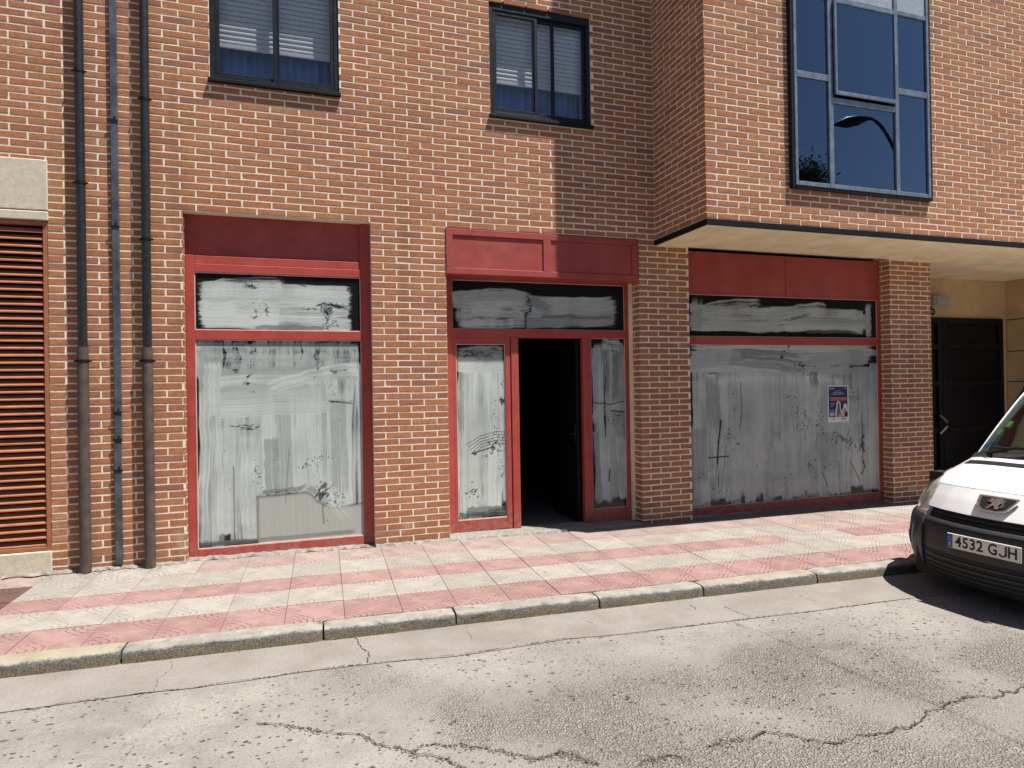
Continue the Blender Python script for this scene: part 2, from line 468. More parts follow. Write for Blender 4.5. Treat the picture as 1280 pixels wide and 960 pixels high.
# oil marks
oil = n.step(n.noise(n.vec(n.mul(q[0], 0.9), n.mul(q[1], 2.0), 3.3), 1.1, 6, 0.62), 0.61, 0.74)
c = n.mix(n.mul(oil, 0.40), c, (0.1218, 0.1222, 0.1271))
n.set(c, 0.95, 0.12)
hgt = n.add(n.mul(fin, 0.5), n.sub(n.mul(mid, 0.6), n.mul(pit, 1.5)))
hgt = n.sub(hgt, n.mul(n.mul(ag_m, n.step(agd, 0.3, 0.8)), 1.0))
hgt = n.add(hgt, n.mul(n.noise(p, 22, 5, 0.7), 0.8))
n.bump(hgt, 1.0, 0.010)
MAT['road_concrete'] = n.m

n = NT('gutter_concrete')
p = n.pos()
mid = n.noise(p, 2.4, 6, 0.65)
fin = n.noise(p, 80, 5, 0.7)
c = n.mix(n.step(mid, 0.3, 0.7), (0.2054, 0.1861, 0.1654), (0.2628, 0.2465, 0.2240))
c = n.mix(n.mul(n.step(n.noise(p, 130, 4, 0.75), 0.54, 0.70), 0.6), c, (0.1272, 0.1145, 0.1007))
c = n.mix(n.mul(n.step(fin, 0.50, 0.72), 0.6), c, (0.1241, 0.1107, 0.1012))
n.set(c, 0.95, 0.12)
n.bump(n.add(n.mul(fin, 0.8), mid), 0.9, 0.008)
MAT['gutter_concrete'] = n.m

# ---- embossed paving tiles
def m_tile(name, c0, c1, groove, dirt=0.3, gdark=0.6):
    n = NT(name)
    o = n.xyz(n.obj())
    pw = n.pos()
    au = n.math('ABSOLUTE', o[0]); av = n.math('ABSOLUTE', o[1])
    px = n.sub(0.19, au); py = n.sub(0.19, av)
    d = n.mx(n.mx(px, py), n.mul(n.add(px, py), 0.72))
    # rings round every tile corner, leaving a plain star in the middle
    fr = n.math('FRACT', n.mul(d, 25.0))
    ring = n.step(n.math('ABSOLUTE', n.sub(fr, 0.5)), 0.17, 0.07)
    on = n.mul(n.step(d, 0.030, 0.034), n.step(d, 0.185, 0.180))
    dg = n.step(n.math('ABSOLUTE', n.sub(px, py)), 0.012, 0.020)
    dl = n.step(n.math('ABSOLUTE', n.sub(n.math('FRACT', n.mul(n.add(n.mul(au, 1.0), n.mul(av, 1.0)), 22.0)), 0.5)), 0.17, 0.07)
    dl = n.mul(dl, n.mul(n.step(d, 0.186, 0.176), n.step(n.math('ABSOLUTE', n.sub(px, py)), 0.030, 0.036)))
    flip = n.step(o[0], 0.0, 0.001)
    gr = n.mx(n.mul(n.mul(ring, on), n.mul(dg, n.step(n.mul(o[0], o[1]), 0.0, 0.0004))), n.mul(dl, n.step(n.mul(o[0], o[1]), 0.0004, 0.0)))
    wear = n.step(n.noise(pw, 2.2, 5, 0.6), 0.30, 0.60)
    gr = n.mul(gr, n.math('MULTIPLY_ADD', wear, 0.6, 0.4))
    a = n.noise(pw, 7, 6, 0.65)
    f = n.noise(pw, 150, 3, 0.6)
    oi = n.n('ShaderNodeObjectInfo')
    c = n.mix(n.step(n.add(a, n.mul(n.sub(oi.outputs['Random'], 0.5), 0.25)), 0.3, 0.7), c0, c1)
    c = n.mix(n.mul(n.step(f, 0.5, 0.75), 0.3), c, tuple(x * 0.5 for x in c0))
    c = n.mix(n.mul(n.step(n.noise(pw, 1.6, 7, 0.7), 0.52, 0.74), dirt), c, (0.17, 0.145, 0.12))
    gum = n.mul(n.step(n.vor(pw, 5.5, 'F1', 'Distance'), 0.085, 0.060), n.step(n.xyz(n.vor(pw, 5.5, 'F1', 'Color'))[0], 0.62, 0.66))
    c = n.mix(n.mul(gum, 0.55), c, (0.085, 0.075, 0.068))
    c = n.mix(n.mul(gr, gdark), c, groove)
    n.set(c, 0.9, 0.15)
    n.bump(n.add(n.mul(gr, -1.0), n.mul(f, 0.15)), 0.9, 0.004)
    MAT[name] = n.m
m_tile('tile_red', (0.240, 0.146, 0.136), (0.295, 0.193, 0.180), (0.115, 0.060, 0.053))
m_tile('tile_pink', (0.250, 0.190, 0.172), (0.305, 0.240, 0.218), (0.135, 0.092, 0.080), 0.45, 0.5)
m_tile('tile_white', (0.255, 0.230, 0.205), (0.312, 0.286, 0.257), (0.18, 0.158, 0.136), 0.45, 0.5)
m_tile('tile_brown', (0.080, 0.046, 0.042), (0.125, 0.072, 0.064), (0.04, 0.025, 0.024), 0.3, 0.3)

# ---- kerb stone: pale top edge, dark scuffed shoulder, ochre stain near the gutter
n = NT('kerb_stone')
o = n.xyz(n.obj())
pw = n.pos()
oi = n.n('ShaderNodeObjectInfo')
zz = n.add(o[2], n.mul(n.sub(n.noise(pw, 12, 7, 0.75), 0.5), 0.055))
grain = n.noise(pw, 150, 5, 0.75)
top = n.mix(n.step(n.noise(pw, 6, 6, 0.7), 0.35, 0.65), (0.225, 0.215, 0.195), (0.320, 0.305, 0.272))
top = n.mix(n.step(oi.outputs['Random'], 0.55, 0.9), top, n.mix(0.5, top, (0.33, 0.28, 0.18)))
top = n.mix(n.mul(n.step(grain, 0.54, 0.70), 0.5), top, (0.12, 0.11, 0.10))
mid = n.mix(n.step(grain, 0.38, 0.64), (0.042, 0.040, 0.038), (0.21, 0.20, 0.185))
low = n.mix(n.step(grain, 0.38, 0.62), (0.070, 0.058, 0.038), (0.28, 0.225, 0.135))
low = n.mix(n.step(n.noise(pw, 4.0, 6, 0.7), 0.46, 0.58), low, n.mix(n.step(grain, 0.4, 0.6), (0.060, 0.054, 0.046), (0.23, 0.205, 0.17)))
c = n.mix(n.step(zz, -0.050, -0.034), low, mid)
c = n.mix(n.step(zz, -0.018, -0.004), c, top)
n.set(c, 0.95, 0.12)
n.bump(n.add(grain, n.noise(pw, 25, 4)), 0.8, 0.006)
MAT['kerb_stone'] = n.m

# ---------------------------------------------------------------- mesh helpers
def link(o, parent=None):
    COL.objects.link(o)
    if parent is not None:
        o.parent = parent
    return o

def mesh_obj(name, verts, faces, mat, parent=None, smooth=False, loc=None):
    me = bpy.data.meshes.new(name)
    me.from_pydata([tuple(v) for v in verts], [], faces)
    me.update()
    mats = mat if isinstance(mat, (list, tuple)) else [mat]
    for m in mats:
        me.materials.append(MAT[m] if isinstance(m, str) else m)
    if smooth:
        for f in me.polygons:
            f.use_smooth = True
    o = bpy.data.objects.new(name, me)
    if loc is not None:
        o.location = loc
    return link(o, parent)

class MB:
    """collects boxes, quads and tubes that make ONE mesh"""
    def __init__(s):
        s.v, s.f = [], []
    def box(s, x0, x1, y0, y1, z0, z1, bev=0.0):
        if x1 < x0: x0, x1 = x1, x0
        if y1 < y0: y0, y1 = y1, y0
        if z1 < z0: z0, z1 = z1, z0
        b = len(s.v)
        if bev <= 0:
            s.v += [(x, y, z) for x in (x0, x1) for y in (y0, y1) for z in (z0, z1)]
            s.f += [tuple(b + i for i in q) for q in ((0, 1, 3, 2), (4, 6, 7, 5), (0, 4, 5, 1), (2, 3, 7, 6), (0, 2, 6, 4), (1, 5, 7, 3))]
            return s
        e = min(bev, (x1 - x0) * .4, (y1 - y0) * .4, (z1 - z0) * .4)
        lo, hi = (x0, y0, z0), (x1, y1, z1)
        idx = {}
        for cx in (0, 1):
            for cy in (0, 1):
                for cz in (0, 1):
                    cr = [(lo, hi)[k][i] for i, k in enumerate((cx, cy, cz))]
                    sg = [1 if k == 0 else -1 for k in (cx, cy, cz)]
                    for ax in range(3):
                        pt = [cr[i] + (0 if i == ax else sg[i] * e) for i in range(3)]
                        idx[(cx, cy, cz, ax)] = len(s.v)
                        s.v.append(tuple(pt))
        I = lambda c, a: idx[(*c, a)]
        for ax in range(3):
            o1, o2 = [i for i in range(3) if i != ax]
            for side in (0, 1):
                cs = []
                for a, c2 in ((0, 0), (1, 0), (1, 1), (0, 1)):
                    c = [0, 0, 0]; c[ax] = side; c[o1] = a; c[o2] = c2
                    cs.append(I(tuple(c), ax))
                s.f.append(tuple(cs))
        for ax in range(3):
            o1, o2 = [i for i in range(3) if i != ax]
            for a in (0, 1):
                for c2 in (0, 1):
                    c = [0, 0, 0]; c[o1] = a; c[o2] = c2
                    d = list(c); d[ax] = 1
                    s.f.append((I(tuple(c), o1), I(tuple(d), o1), I(tuple(d), o2), I(tuple(c), o2)))
        for c in [(a, b2, c2) for a in (0, 1) for b2 in (0, 1) for c2 in (0, 1)]:
            s.f.append((I(c, 0), I(c, 1), I(c, 2)))
        return s
    def quad(s, a, b, c, d):
        k = len(s.v); s.v += [a, b, c, d]; s.f.append((k, k + 1, k + 2, k + 3)); return s
    def tube(s, pts, r, seg=12, cap=True):
        pts = [Vector(p) for p in pts]
        rs = r if isinstance(r, (list, tuple)) else [r] * len(pts)
        rings = []
        for i, p in enumerate(pts):
            t = (pts[min(i + 1, len(pts) - 1)] - pts[max(i - 1, 0)]).normalized()
            ref = Vector((1, 0, 0)) if abs(t.x) < 0.9 else Vector((0, 1, 0))
            a = t.cross(ref).normalized(); b = t.cross(a)
            k = len(s.v)
            s.v += [tuple(p + (a * cos(2 * pi * j / seg) + b * sin(2 * pi * j / seg)) * rs[i]) for j in range(seg)]
            rings.append(k)
        for k0, k1 in zip(rings, rings[1:]):
            for j in range(seg):
                j2 = (j + 1) % seg
                s.f.append((k0 + j, k0 + j2, k1 + j2, k1 + j))
        if cap:
            s.f.append(tuple(rings[0] + j for j in range(seg))[::-1])
            s.f.append(tuple(rings[-1] + j for j in range(seg)))
        return s
    def build(s, name, mat, parent=None, smooth=False, loc=None):
        off = Vector(loc) if loc is not None else Vector((0, 0, 0))
        vs = [(x - off.x, y - off.y, z - off.z) for x, y, z in s.v] if loc is not None else s.v
        o = mesh_obj(name, vs, s.f, mat, parent, smooth, loc)
        bm = bmesh.new(); bm.from_mesh(o.data)
        bmesh.ops.recalc_face_normals(bm, faces=bm.faces)
        bm.to_mesh(o.data); bm.free()
        if smooth:
            try:
                o.data.set_sharp_from_angle(angle=radians(38))
            except Exception:
                pass
        return o

def empty(name, loc=(0, 0, 0), rotz=0.0):
    o = bpy.data.objects.new(name, None)
    o.empty_display_size = 0.2
    o.location = loc
    o.rotation_euler = (0, 0, rotz)
    COL.objects.link(o)
    return o

def tag(o, label=None, cat=None, group=None, kind=None):
    if label: o['label'] = label
    if cat: o['category'] = cat
    if group: o['group'] = group
    if kind: o['kind'] = kind
    return o

def ray(px, py):
    return (RGT * ((px - 640) / FPX) - UPV * ((py - 480) / FPX) + FWD)

def project(P):
    d = Vector(P) - CAM
    w = d.dot(FWD)
    return 640 + FPX * d.dot(RGT) / w, 480 - FPX * d.dot(UPV) / w, w

# ---------------------------------------------------------------- ground levels
def pav_z(x, y): return 0.02 - 0.0125 * x + 0.02 * y
def road_z(x, y): return -0.083 - 0.0075 * x

def on_road(px, py):
    d = ray(px, py)
    nrm = Vector((0.0075, 0, 1.0))
    t = (-0.083 - nrm.dot(CAM)) / nrm.dot(d)
    return CAM + d * t

# ================================================================ SETTING
# road: one sheet to the horizon
rd_x = [-200, -40, -12, -4, 4, 14, 50, 200]
rd_y = [-200, -40, -12, -6, -1.6, 40, 200]
v, f = [], []
for x in rd_x:
    for y in rd_y:
        v.append((x, y, road_z(max(-60, min(60, x)), y)))
ny = len(rd_y)
for i in range(len(rd_x) - 1):
    for j in range(ny - 1):
        f.append((i * ny + j, (i + 1) * ny + j, (i + 1) * ny + j + 1, i * ny + j + 1))
road = mesh_obj('road', v, f, 'road_concrete')
tag(road, 'pale cracked concrete roadway in front of the shops', kind='structure')

# gutter strip between kerb and seam (measured seam line)
seam_px = [(-60, 903), (0, 892), (85, 879), (180, 867), (237, 861), (312, 850), (382, 840), (460, 830), (505, 826), (570, 820), (640, 809.5),
           (710, 799), (765, 795), (850, 784), (940, 773), (1022, 764), (1122, 751)]
seam = [on_road(*p) for p in seam_px]
seam.append(seam[-1] + (seam[-1] - seam[-6]).normalized() * 6)
seam.insert(0, seam[0] + (seam[0] - seam[4]).normalized() * 4)
v, f = [], []
for i, s_ in enumerate(seam):
    for y in (s_.y + random.uniform(-.012, .012), -1.75 - 0.03 * s_.x):
        v.append((s_.x, y, road_z(s_.x, y) + 0.004))
    if i:
        f.append((2 * i - 2, 2 * i, 2 * i + 1, 2 * i - 1))
gut = mesh_obj('gutter_strip', v, f, 'gutter_concrete', road)

crk = MB()
CRACKS = []
def crack(pts, w0=0.012, jag=0.018, sub=7, dash=0.0):
    fine = [on_road(*p) for p in pts]
    amp = jag * 2.2
    while len(fine) < 260 and amp > 0.0012:
        nxt = []
        for a, b in zip(fine, fine[1:]):
            L_ = (b - a).length
            d_ = min(amp, L_ * .22)
            nxt += [a, a.lerp(b, random.uniform(.4, .6)) + Vector((random.uniform(-d_, d_), random.uniform(-d_, d_), 0))]
        nxt.append(fine[-1])
        fine = nxt
        amp *= .62
    CRACKS.append((fine, w0))
    wphase = random.uniform(0, 9)
    last = None
    for i, q in enumerate(fine):
        t = (fine[min(i + 1, len(fine) - 1)] - fine[max(i - 1, 0)])
        t.z = 0
        if t.length < 1e-6: continue
        t.normalize()
        nn = Vector((-t.y, t.x, 0))
        w = w0 * (0.10 + 0.42 * (0.5 + 0.5 * sin(i * .21 + wphase) * sin(i * .057 + 1))) * random.uniform(.4, 1.2) * .68
        z = road_z(q.x, q.y) + 0.0075
        a = len(crk.v)
        crk.v += [(q.x + nn.x * w, q.y + nn.y * w, z), (q.x - nn.x * w, q.y - nn.y * w, z)]
        if last is not None and random.random() >= dash:
            crk.f.append((last, last + 1, a + 1, a))
        last = a
crack(seam_px[1:], 0.011, 0.007, 8, 0.28)
crack([(320, 904), (370, 910), (395, 916), (442, 919), (470, 932), (507, 940), (550, 949), (572, 957), (600, 975)], 0.016, 0.010)
crack([(520, 937), (560, 934), (595, 935), (640, 943), (665, 952)], 0.014, 0.018, 7, 0.2)
crack([(665, 950), (702, 941), (720, 946), (750, 957)], 0.018, 0.014)
crack([(802, 956), (827, 949), (858, 949)], 0.016, 0.014)
crack([(885, 934), (902, 926), (925, 925)], 0.016, 0.014)
crack([(925, 927), (960, 916), (985, 919), (1010, 927), (1067, 925), (1115, 915), (1145, 906), (1180, 887), (1200, 877), (1222, 872), (1260, 866), (1300, 858)], 0.020, 0.018, 7)
crack([(905, 759), (940, 773)], 0.010, 0.006)
crack([(917, 779), (960, 794), (1010, 815), (1100, 855), (1177, 884), (1280, 932), (1330, 958)], 0.011, 0.004, 9, 0.1)
crack([(1008, 818), (1060, 841), (1100, 858), (1150, 880)], 0.007, 0.004, 8, 0.3)
crack([(440, 797), (452, 810), (462, 822), (460, 830)], 0.013, 0.010)
crack([(215, 828), (195, 852), (194, 867)], 0.006, 0.010, 6, 0.3)
crack([(205, 892), (177, 912)], 0.006, 0.012, 6, 0.2)
crack([(727, 774), (742, 781)], 0.006, 0.008)
crack([(582, 781), (592, 803)], 0.005, 0.008, 6, 0.3)
crack([(862, 757), (870, 763)], 0.010, 0.006)
crack([(1090, 788), (1102, 791)], 0.012, 0.006)
crack([(160, 930), (152, 950)], 0.006, 0.014, 6, 0.2)
crack([(1000, 745), (1022, 754)], 0.006, 0.006)
cr = mesh_obj('crack', crk.v, crk.f, 'crack', road)
cr['kind'] = 'stuff'

# loose grit on the road and at the foot of the wall
gr = MB()
def chip(x, y, z, s_):
    a = random.uniform(0, pi)
    k = len(gr.v)
    for i in range(4):
        t = a + i * pi / 2 + random.uniform(-.5, .5)
        gr.v.append((x + cos(t) * s_ * random.uniform(.6, 1.1), y + sin(t) * s_ * random.uniform(.6, 1.1), z))
    gr.v.append((x, y, z + s_ * random.uniform(.4, .8)))
    gr.f += [(k, k + 1, k + 4), (k + 1, k + 2, k + 4), (k + 2, k + 3, k + 4), (k + 3, k, k + 4)]
for _ in range(520):
    x, y = random.uniform(-1.9, -0.9), -abs(random.gauss(0.0, 0.11)) - 0.01
    chip(x, y, pav_z(x, y) + 0.003, random.uniform(.002, .007))
for _ in range(260):
    x, y = random.uniform(-0.8, 4.0), -abs(random.gauss(0, 0.03)) - 0.005
    chip(x, y, pav_z(x, y) + 0.003, random.uniform(.002, .006))
for _ in range(1400):
    x, y = random.uniform(-1.6, 4.5), random.uniform(-5.0, -2.4)
    if random.random() < 0.35: x, y = random.gauss(1.9, .7), random.gauss(-3.9, .35)
    chip(x, y, road_z(x, y) + 0.001, random.uniform(.002, .0065))
for fine, w0 in CRACKS:
    if w0 < .0135: continue
    for q in fine:
        if random.random() < .28:
            x, y = q.x + random.gauss(0, .012), q.y + random.gauss(0, .012)
            chip(x, y, road_z(x, y) + .003, random.uniform(.003, .011))
for _ in range(500):
    t = random.random(); x = -2 + 8 * t
    y = -1.93 - 0.03 * x - abs(random.gauss(0, .04)) - .015
    chip(x, y, road_z(x, y) + 0.004, random.uniform(.002, .007))
o = mesh_obj('grit', gr.v, gr.f, 'grit')
tag(o, 'loose grit and mortar crumbs at the wall foot and on the road', kind='stuff')

# pavement: base slab with embossed tiles laid in rows along the kerb
PM = Matrix(((1.0, 0.03, 0, 0), (-0.03, 1.0, 0, 0), (-0.0125 - 0.0006, 0.02, 1.0, 0.02), (0, 0, 0, 1)))
pb = MB(); pb.box(-9, 16, -1.80, 1.4, -0.30, -0.012)
pavement = pb.build('pavement', 'grout')
pavement.matrix_world = PM
tag(pavement, 'pavement of red and cream tile bands below the shopfronts', kind='structure')
tile_meshes = {}
def tile_mesh(w, d, mat):
    key = (round(w, 3), round(d, 3), mat)
    if key not in tile_meshes:
        m = MB(); g = 0.0010
        m.box(-w / 2 + g, w / 2 - g, -d / 2 + g, d / 2 - g, -0.035, 0.0, 0.0025)
        o = m.build('tile', mat)
        tile_meshes[key] = o.data
        bpy.data.objects.remove(o)
    return tile_meshes[key]
rows = [(-1.81, -1.435), (-1.435, -1.065), (-1.065, -0.757), (-0.757, -0.38), (-0.38, 0.0)]
TW = 0.383
for ri, (v0, v1) in enumerate(rows):
    for k in range(-14, 36):
        uc = 0.035 + TW * (k + 0.5)
        d = v1 - v0
        if ri == 0: mt = 'tile_red'
        elif ri == 1: mt = 'tile_white'
        elif ri == 2:
            mt = 'tile_red' if uc < 4.7 else ('tile_white' if uc < 5.4 else 'tile_red')
            if uc < -1.75: mt = 'tile_brown'
        elif ri == 3:
            mt = 'tile_white' if uc < 4.85 else 'tile_pink'
            if uc < -1.75: mt = 'tile_brown'
        else:
            mt = 'tile_pink'
            if -1.9 < uc < -0.8 or uc > 6.1: mt = 'tile_white'
        t = bpy.data.objects.new('tile', tile_mesh(TW, d, mt))
        t.location = (uc, (v0 + v1) / 2, random.uniform(-0.0022, 0.0012))
        t.rotation_euler = (random.gauss(0, .004), random.gauss(0, .004), random.gauss(0, .002))
        link(t, pavement)

# kerb stones (joints measured), rounded nose
kerb = empty('kerb')
kerb.matrix_world = PM
tag(kerb, 'weathered granite kerb with ochre stains along the gutter', kind='structure')
joints = [-6.2, -5.1, -4.0, -2.95, -1.95, -0.86, 0.28, 1.14, 2.19, 3.05, 4.1, 5.15, 6.2, 7.25, 8.3, 9.4, 10.5, 11.6]
for a, b in zip(joints, joints[1:]):
    g = 0.006
    y1, y0 = -1.813, -1.955
    prof = [(y1, -0.002), (y0 + 0.040, -0.001), (y0 + 0.020, -0.004), (y0 + 0.008, -0.011), (y0 + 0.001, -0.022), (y0 - 0.003, -0.05), (y0 - 0.006, -0.20), (y1, -0.20)]
    nseg = 14
    vv, ff = [], []
    ln = b - a - 2 * g
    for i in range(nseg + 1):
        t = i / nseg
        endf = 1.0 if 0 < i < nseg else 0.0
        for (yy, z_) in prof:
            inset = 0.006 * (1 - endf)
            jy = random.gauss(0, .0025) if yy < y1 - .001 and z_ > -.15 else 0
            jz = random.gauss(0, .0016) if z_ > -.15 else 0
            vv.append((-ln / 2 + ln * t, yy - (y0 + y1) / 2 + jy + (inset if yy < y1 - .001 else 0), z_ + jz - (inset if z_ > -.15 else 0)))
    m_ = len(prof)
    for i in range(nseg):
        for j in range(m_ - 1):
            ff.append((i * m_ + j, i * m_ + j + 1, (i + 1) * m_ + j + 1, (i + 1) * m_ + j))
    ff.append(tuple(range(m_))); ff.append(tuple(nseg * m_ + j for j in range(m_))[::-1])
    ks = mesh_obj('kerb_stone', vv, ff, 'kerb_stone', kerb, smooth=True)
    bm = bmesh.new(); bm.from_mesh(ks.data); bmesh.ops.recalc_face_normals(bm, faces=bm.faces); bm.to_mesh(ks.data); bm.free()
    ks.data.set_sharp_from_angle(angle=radians(40))
    ks.location = ((a + b) / 2, (y0 + y1) / 2, random.uniform(-.003, .003))
    ks.rotation_euler = (0, 0, random.gauss(0, .003))

# ================================================================ BUILDING
H = 0.0629
Z0 = 50 * H
W = 0.25
BAYX, BAYY = 3.846, -0.957
LINT = Z0 - 0.5 * H           # underside of the brickwork over the openings
TOPZ = 7.0
building = empty('brick_building')
tag(building, 'red brick apartment building with three whitewashed shopfronts at street level', 'building')

def holes_wall(mb, x0, x1, z0, z1, y, holes, depth, flip=False):
    xs = sorted({x0, x1, *[h for q in holes for h in q[:2] if x0 < h < x1]})
    zs = sorted({z0, z1, *[h for q in holes for h in q[2:] if z0 < h < z1]})
    for a, b in zip(xs, xs[1:]):
        for c_, d in zip(zs, zs[1:]):
            mx_, mz_ = (a + b) / 2, (c_ + d) / 2
            if any(h[0] < mx_ < h[1] and h[2] < mz_ < h[3] for h in holes):
                continue
            mb.quad((a, y, c_), (b, y, c_), (b, y, d), (a, y, d))
    for h in holes:
        a, b, c_, d = h
        y2 = y + depth
        mb.quad((a, y, c_), (a, y2, c_), (a, y2, d), (a, y, d))
        mb.quad((b, y, c_), (b, y2, c_), (b, y2, d), (b, y, d))
        mb.quad((a, y, d), (b, y, d), (b, y2, d), (a, y2, d))
        mb.quad((a, y, c_), (b, y, c_), (b, y2, c_), (a, y2, c_))

OPEN = {'w1': (-0.8625, 0.760, -0.3, LINT), 'door': (1.487, 3.640, -0.3, LINT), 'w3': (4.272, 7.235, -0.3, LINT)}
WIN = [(-0.627, 0.489, 4.285, 5.485), (1.972, 3.100, 4.270, 5.470)]
ENT = (7.925, 10.78, -0.3, LINT)
STONE = (-4.2, -1.868, -0.3, 3.454)
BWIN = (4.835, 6.735, 3.500, 5.95)
mo = MB()
holes_wall(mo, -8.0, 14.0, -0.3, TOPZ, 0.0015, [OPEN['w1'], OPEN['door'], OPEN['w3'], ENT, STONE] + WIN, 0.30)
wall = mo.build('wall', 'mortar', building)
mo = MB()
holes_wall(mo, BAYX + 0.0015, 13.0, LINT, TOPZ, BAYY + 0.0015, [BWIN], 0.25)
mo.quad((BAYX + 0.0015, BAYY + 0.0015, LINT), (BAYX + 0.0015, 0.0, LINT), (BAYX + 0.0015, 0.0, TOPZ), (BAYX + 0.0015, BAYY + 0.0015, TOPZ))
bay = mo.build('bay', 'mortar', building)

# --- bricks: (origin, u-axis, face normal)
BL, BH = 0.2350, 0.0490
def brick_verts(u0, u1, zc, jit=1.0, p=0.0008):
    """local u (along), n (out), z"""
    e = 0.0028
    r = lambda s_: random.uniform(-s_, s_) * jit
    z0, z1 = zc - BH / 2, zc + BH / 2
    o = [(u0 + r(.0022), z0 + r(.0026)), (u1 + r(.0022), z0 + r(.0026)), (u1 + r(.0022), z1 + r(.0026)), (u0 + r(.0022), z1 + r(.0026))]
    cu, cz = (u0 + u1) / 2, zc
    pr = p + r(.0012)
    inn = [(x + (e if x < cu else -e), z + (e if z < cz else -e)) for x, z in o]
    vs = [(x, pr + r(.0005), z) for x, z in inn] + [(x, 0.0, z) for x, z in o] + [(x, -0.012, z) for x, z in o]
    fs = [(0, 1, 2, 3)] + [(i + 4, (i + 1) % 4 + 4, (i + 1) % 4, i) for i in range(4)] + [(i + 8, (i + 1) % 4 + 8, (i + 1) % 4 + 4, i + 4) for i in range(4)]
    return vs, fs

def spans(a, b, holes, zc):
    segs = [(a, b)]
    for h in holes:
        if h[2] < zc < h[3]:
            new = []
            for s0, s1 in segs:
                if h[1] <= s0 or h[0] >= s1: new.append((s0, s1)); continue
                if h[0] > s0: new.append((s0, h[0]))
                if h[1] < s1: new.append((h[1], s1))
            segs = new
    return segs

bricks = []           # (surface, u0, u1, zc, full?)
fac_holes = [OPEN['w1'], OPEN['door'], OPEN['w3'], ENT, STONE] + WIN
for r in range(-61, 51):
    zc = Z0 - r * H
    off = 0.0 if r % 2 == 0 else 0.5
    lim = BAYX if r <= 0 else 12.0
    for s0, s1 in spans(-5.2, lim, fac_holes, zc):
        k = math.floor(s0 / W - off) - 1
        while True:
            j0 = (k + off) * W; j1 = j0 + W
            k += 1
            if j1 <= s0: continue
            if j0 >= s1: break
            a = max(j0 + (W - BL) / 2, s0 + 0.001); b = min(j1 - (W - BL) / 2, s1 - 0.001)
            if b - a < 0.02: continue
            bricks.append(('F', a, b, zc, abs(b - a - BL) < 1e-6))
    if r <= 0:
        for s0, s1 in spans(BAYX, 11.5, [BWIN], zc):
            k = math.floor((s0 - BAYX) / W) - 1
            o_ = BAYX + (0.5 * W if r % 2 == 0 else 0.0)
            while True:
                j0 = o_ + k * W; j1 = j0 + W
                k += 1
                if j1 <= s0: continue
                if j0 >= s1: break
                a = max(j0 + (W - BL) / 2, s0 + 0.0005); b = min(j1 - (W - BL) / 2, s1 - 0.001)
                if b - a < 0.02: continue
                bricks.append(('B', a, b, zc, abs(b - a - BL) < 1e-6))
        pw_ = -BAYY / 4
        o_ = 0.0 if r % 2 == 0 else 0.5
        for k in range(-1, 5):
            j0 = max((k + o_) * pw_, 0.0); j1 = min((k + 1 + o_) * pw_, -BAYY)
            if j1 - j0 < 0.05: continue
            a = j0 + 0.006; b = j1 - (0.006 if j1 < -BAYY - .001 else 0.0005)
            bricks.append(('S', a, b, zc, False))
    if r >= 1:                                   # brick ends on the left returns of two pillars
        for nm, xx, dd in (('P', 3.640, 0.19), ('Q', 7.235, 0.17), ('R', -0.861, 0.082)):
            a, b = 0.0005, dd
            if r % 2: bricks.append((nm, a, min(0.115, b), zc, False)); bricks.append((nm, 0.127, b, zc, False))
            else: bricks.append((nm, a, b, zc, False))

def to_world(sf, u, n_, z):
    if sf == 'F': return (u, -n_, z)
    if sf == 'B': return (u, BAYY - n_, z)
    if sf == 'S': return (BAYX - n_, -u, z)
    if sf == 'P': return (3.6385 - n_, u, z)
    if sf == 'R': return (-0.8605 + n_, u, z)
    return (7.2335 - n_, u, z)

# the 300 whole bricks that show largest become separate parts
def blocked(px, py, x, z):
    for (a, b) in ((79, 116), (133, 155), (162, 196)):
        if a - 8 < px < b + 8: return True
    return False
cand = []
for i, (sf, a, b, zc, full) in enumerate(bricks):
    if not full or sf not in 'FB': continue
    yy = 0.0 if sf == 'F' else BAYY
    c0 = project((a, yy, zc - BH / 2)); c1 = project((b, yy, zc - BH / 2)); c2 = project((a, yy, zc + BH / 2)); c3 = project((b, yy, zc + BH / 2))
    xs = [c[0] for c in (c0, c1, c2, c3)]; ys = [c[1] for c in (c0, c1, c2, c3)]
    if min(xs) < 2 or max(xs) > 1278 or min(ys) < 2 or max(ys) > 958: continue
    if sf == 'F' and blocked((xs[0] + xs[1]) / 2, ys[0], a, zc): continue
    area = (c1[0] - c0[0]) * (c0[1] - c2[1])
    cand.append((area, i))
cand.sort(reverse=True)
single = {i for _, i in cand[:300]}
variants = []
for k in range(12):
    vs, fs = brick_verts(-BL / 2, BL / 2, 0.0)
    o = mesh_obj('brick', [to_world('F', *q) for q in vs], fs, 'brick')
    bm = bmesh.new(); bm.from_mesh(o.data); bmesh.ops.recalc_face_normals(bm, faces=bm.faces); bm.to_mesh(o.data); bm.free()
    variants.append(o.data); bpy.data.objects.remove(o)
sv, sfc = [], []
for i, (sf, a, b, zc, full) in enumerate(bricks):
    if i in single:
        o = bpy.data.objects.new('brick', random.choice(variants))
        o.location = to_world(sf, (a + b) / 2, 0.0, zc)
        o.rotation_euler = (random.gauss(0, .006), random.gauss(0, .004), random.gauss(0, .003))
        link(o, building)
    else:
        vs, fs = brick_verts(a, b, zc)
        k = len(sv)
        sv += [to_world(sf, *q) for q in vs]
        sfc += [tuple(k + j for j in q) for q in fs]
bw = mesh_obj('brickwork', sv, sfc, 'brick', building)
bm = bmesh.new(); bm.from_mesh(bw.data); bmesh.ops.recalc_face_normals(bm, faces=bm.faces); bm.to_mesh(bw.data); bm.free()
bw['kind'] = 'stuff'

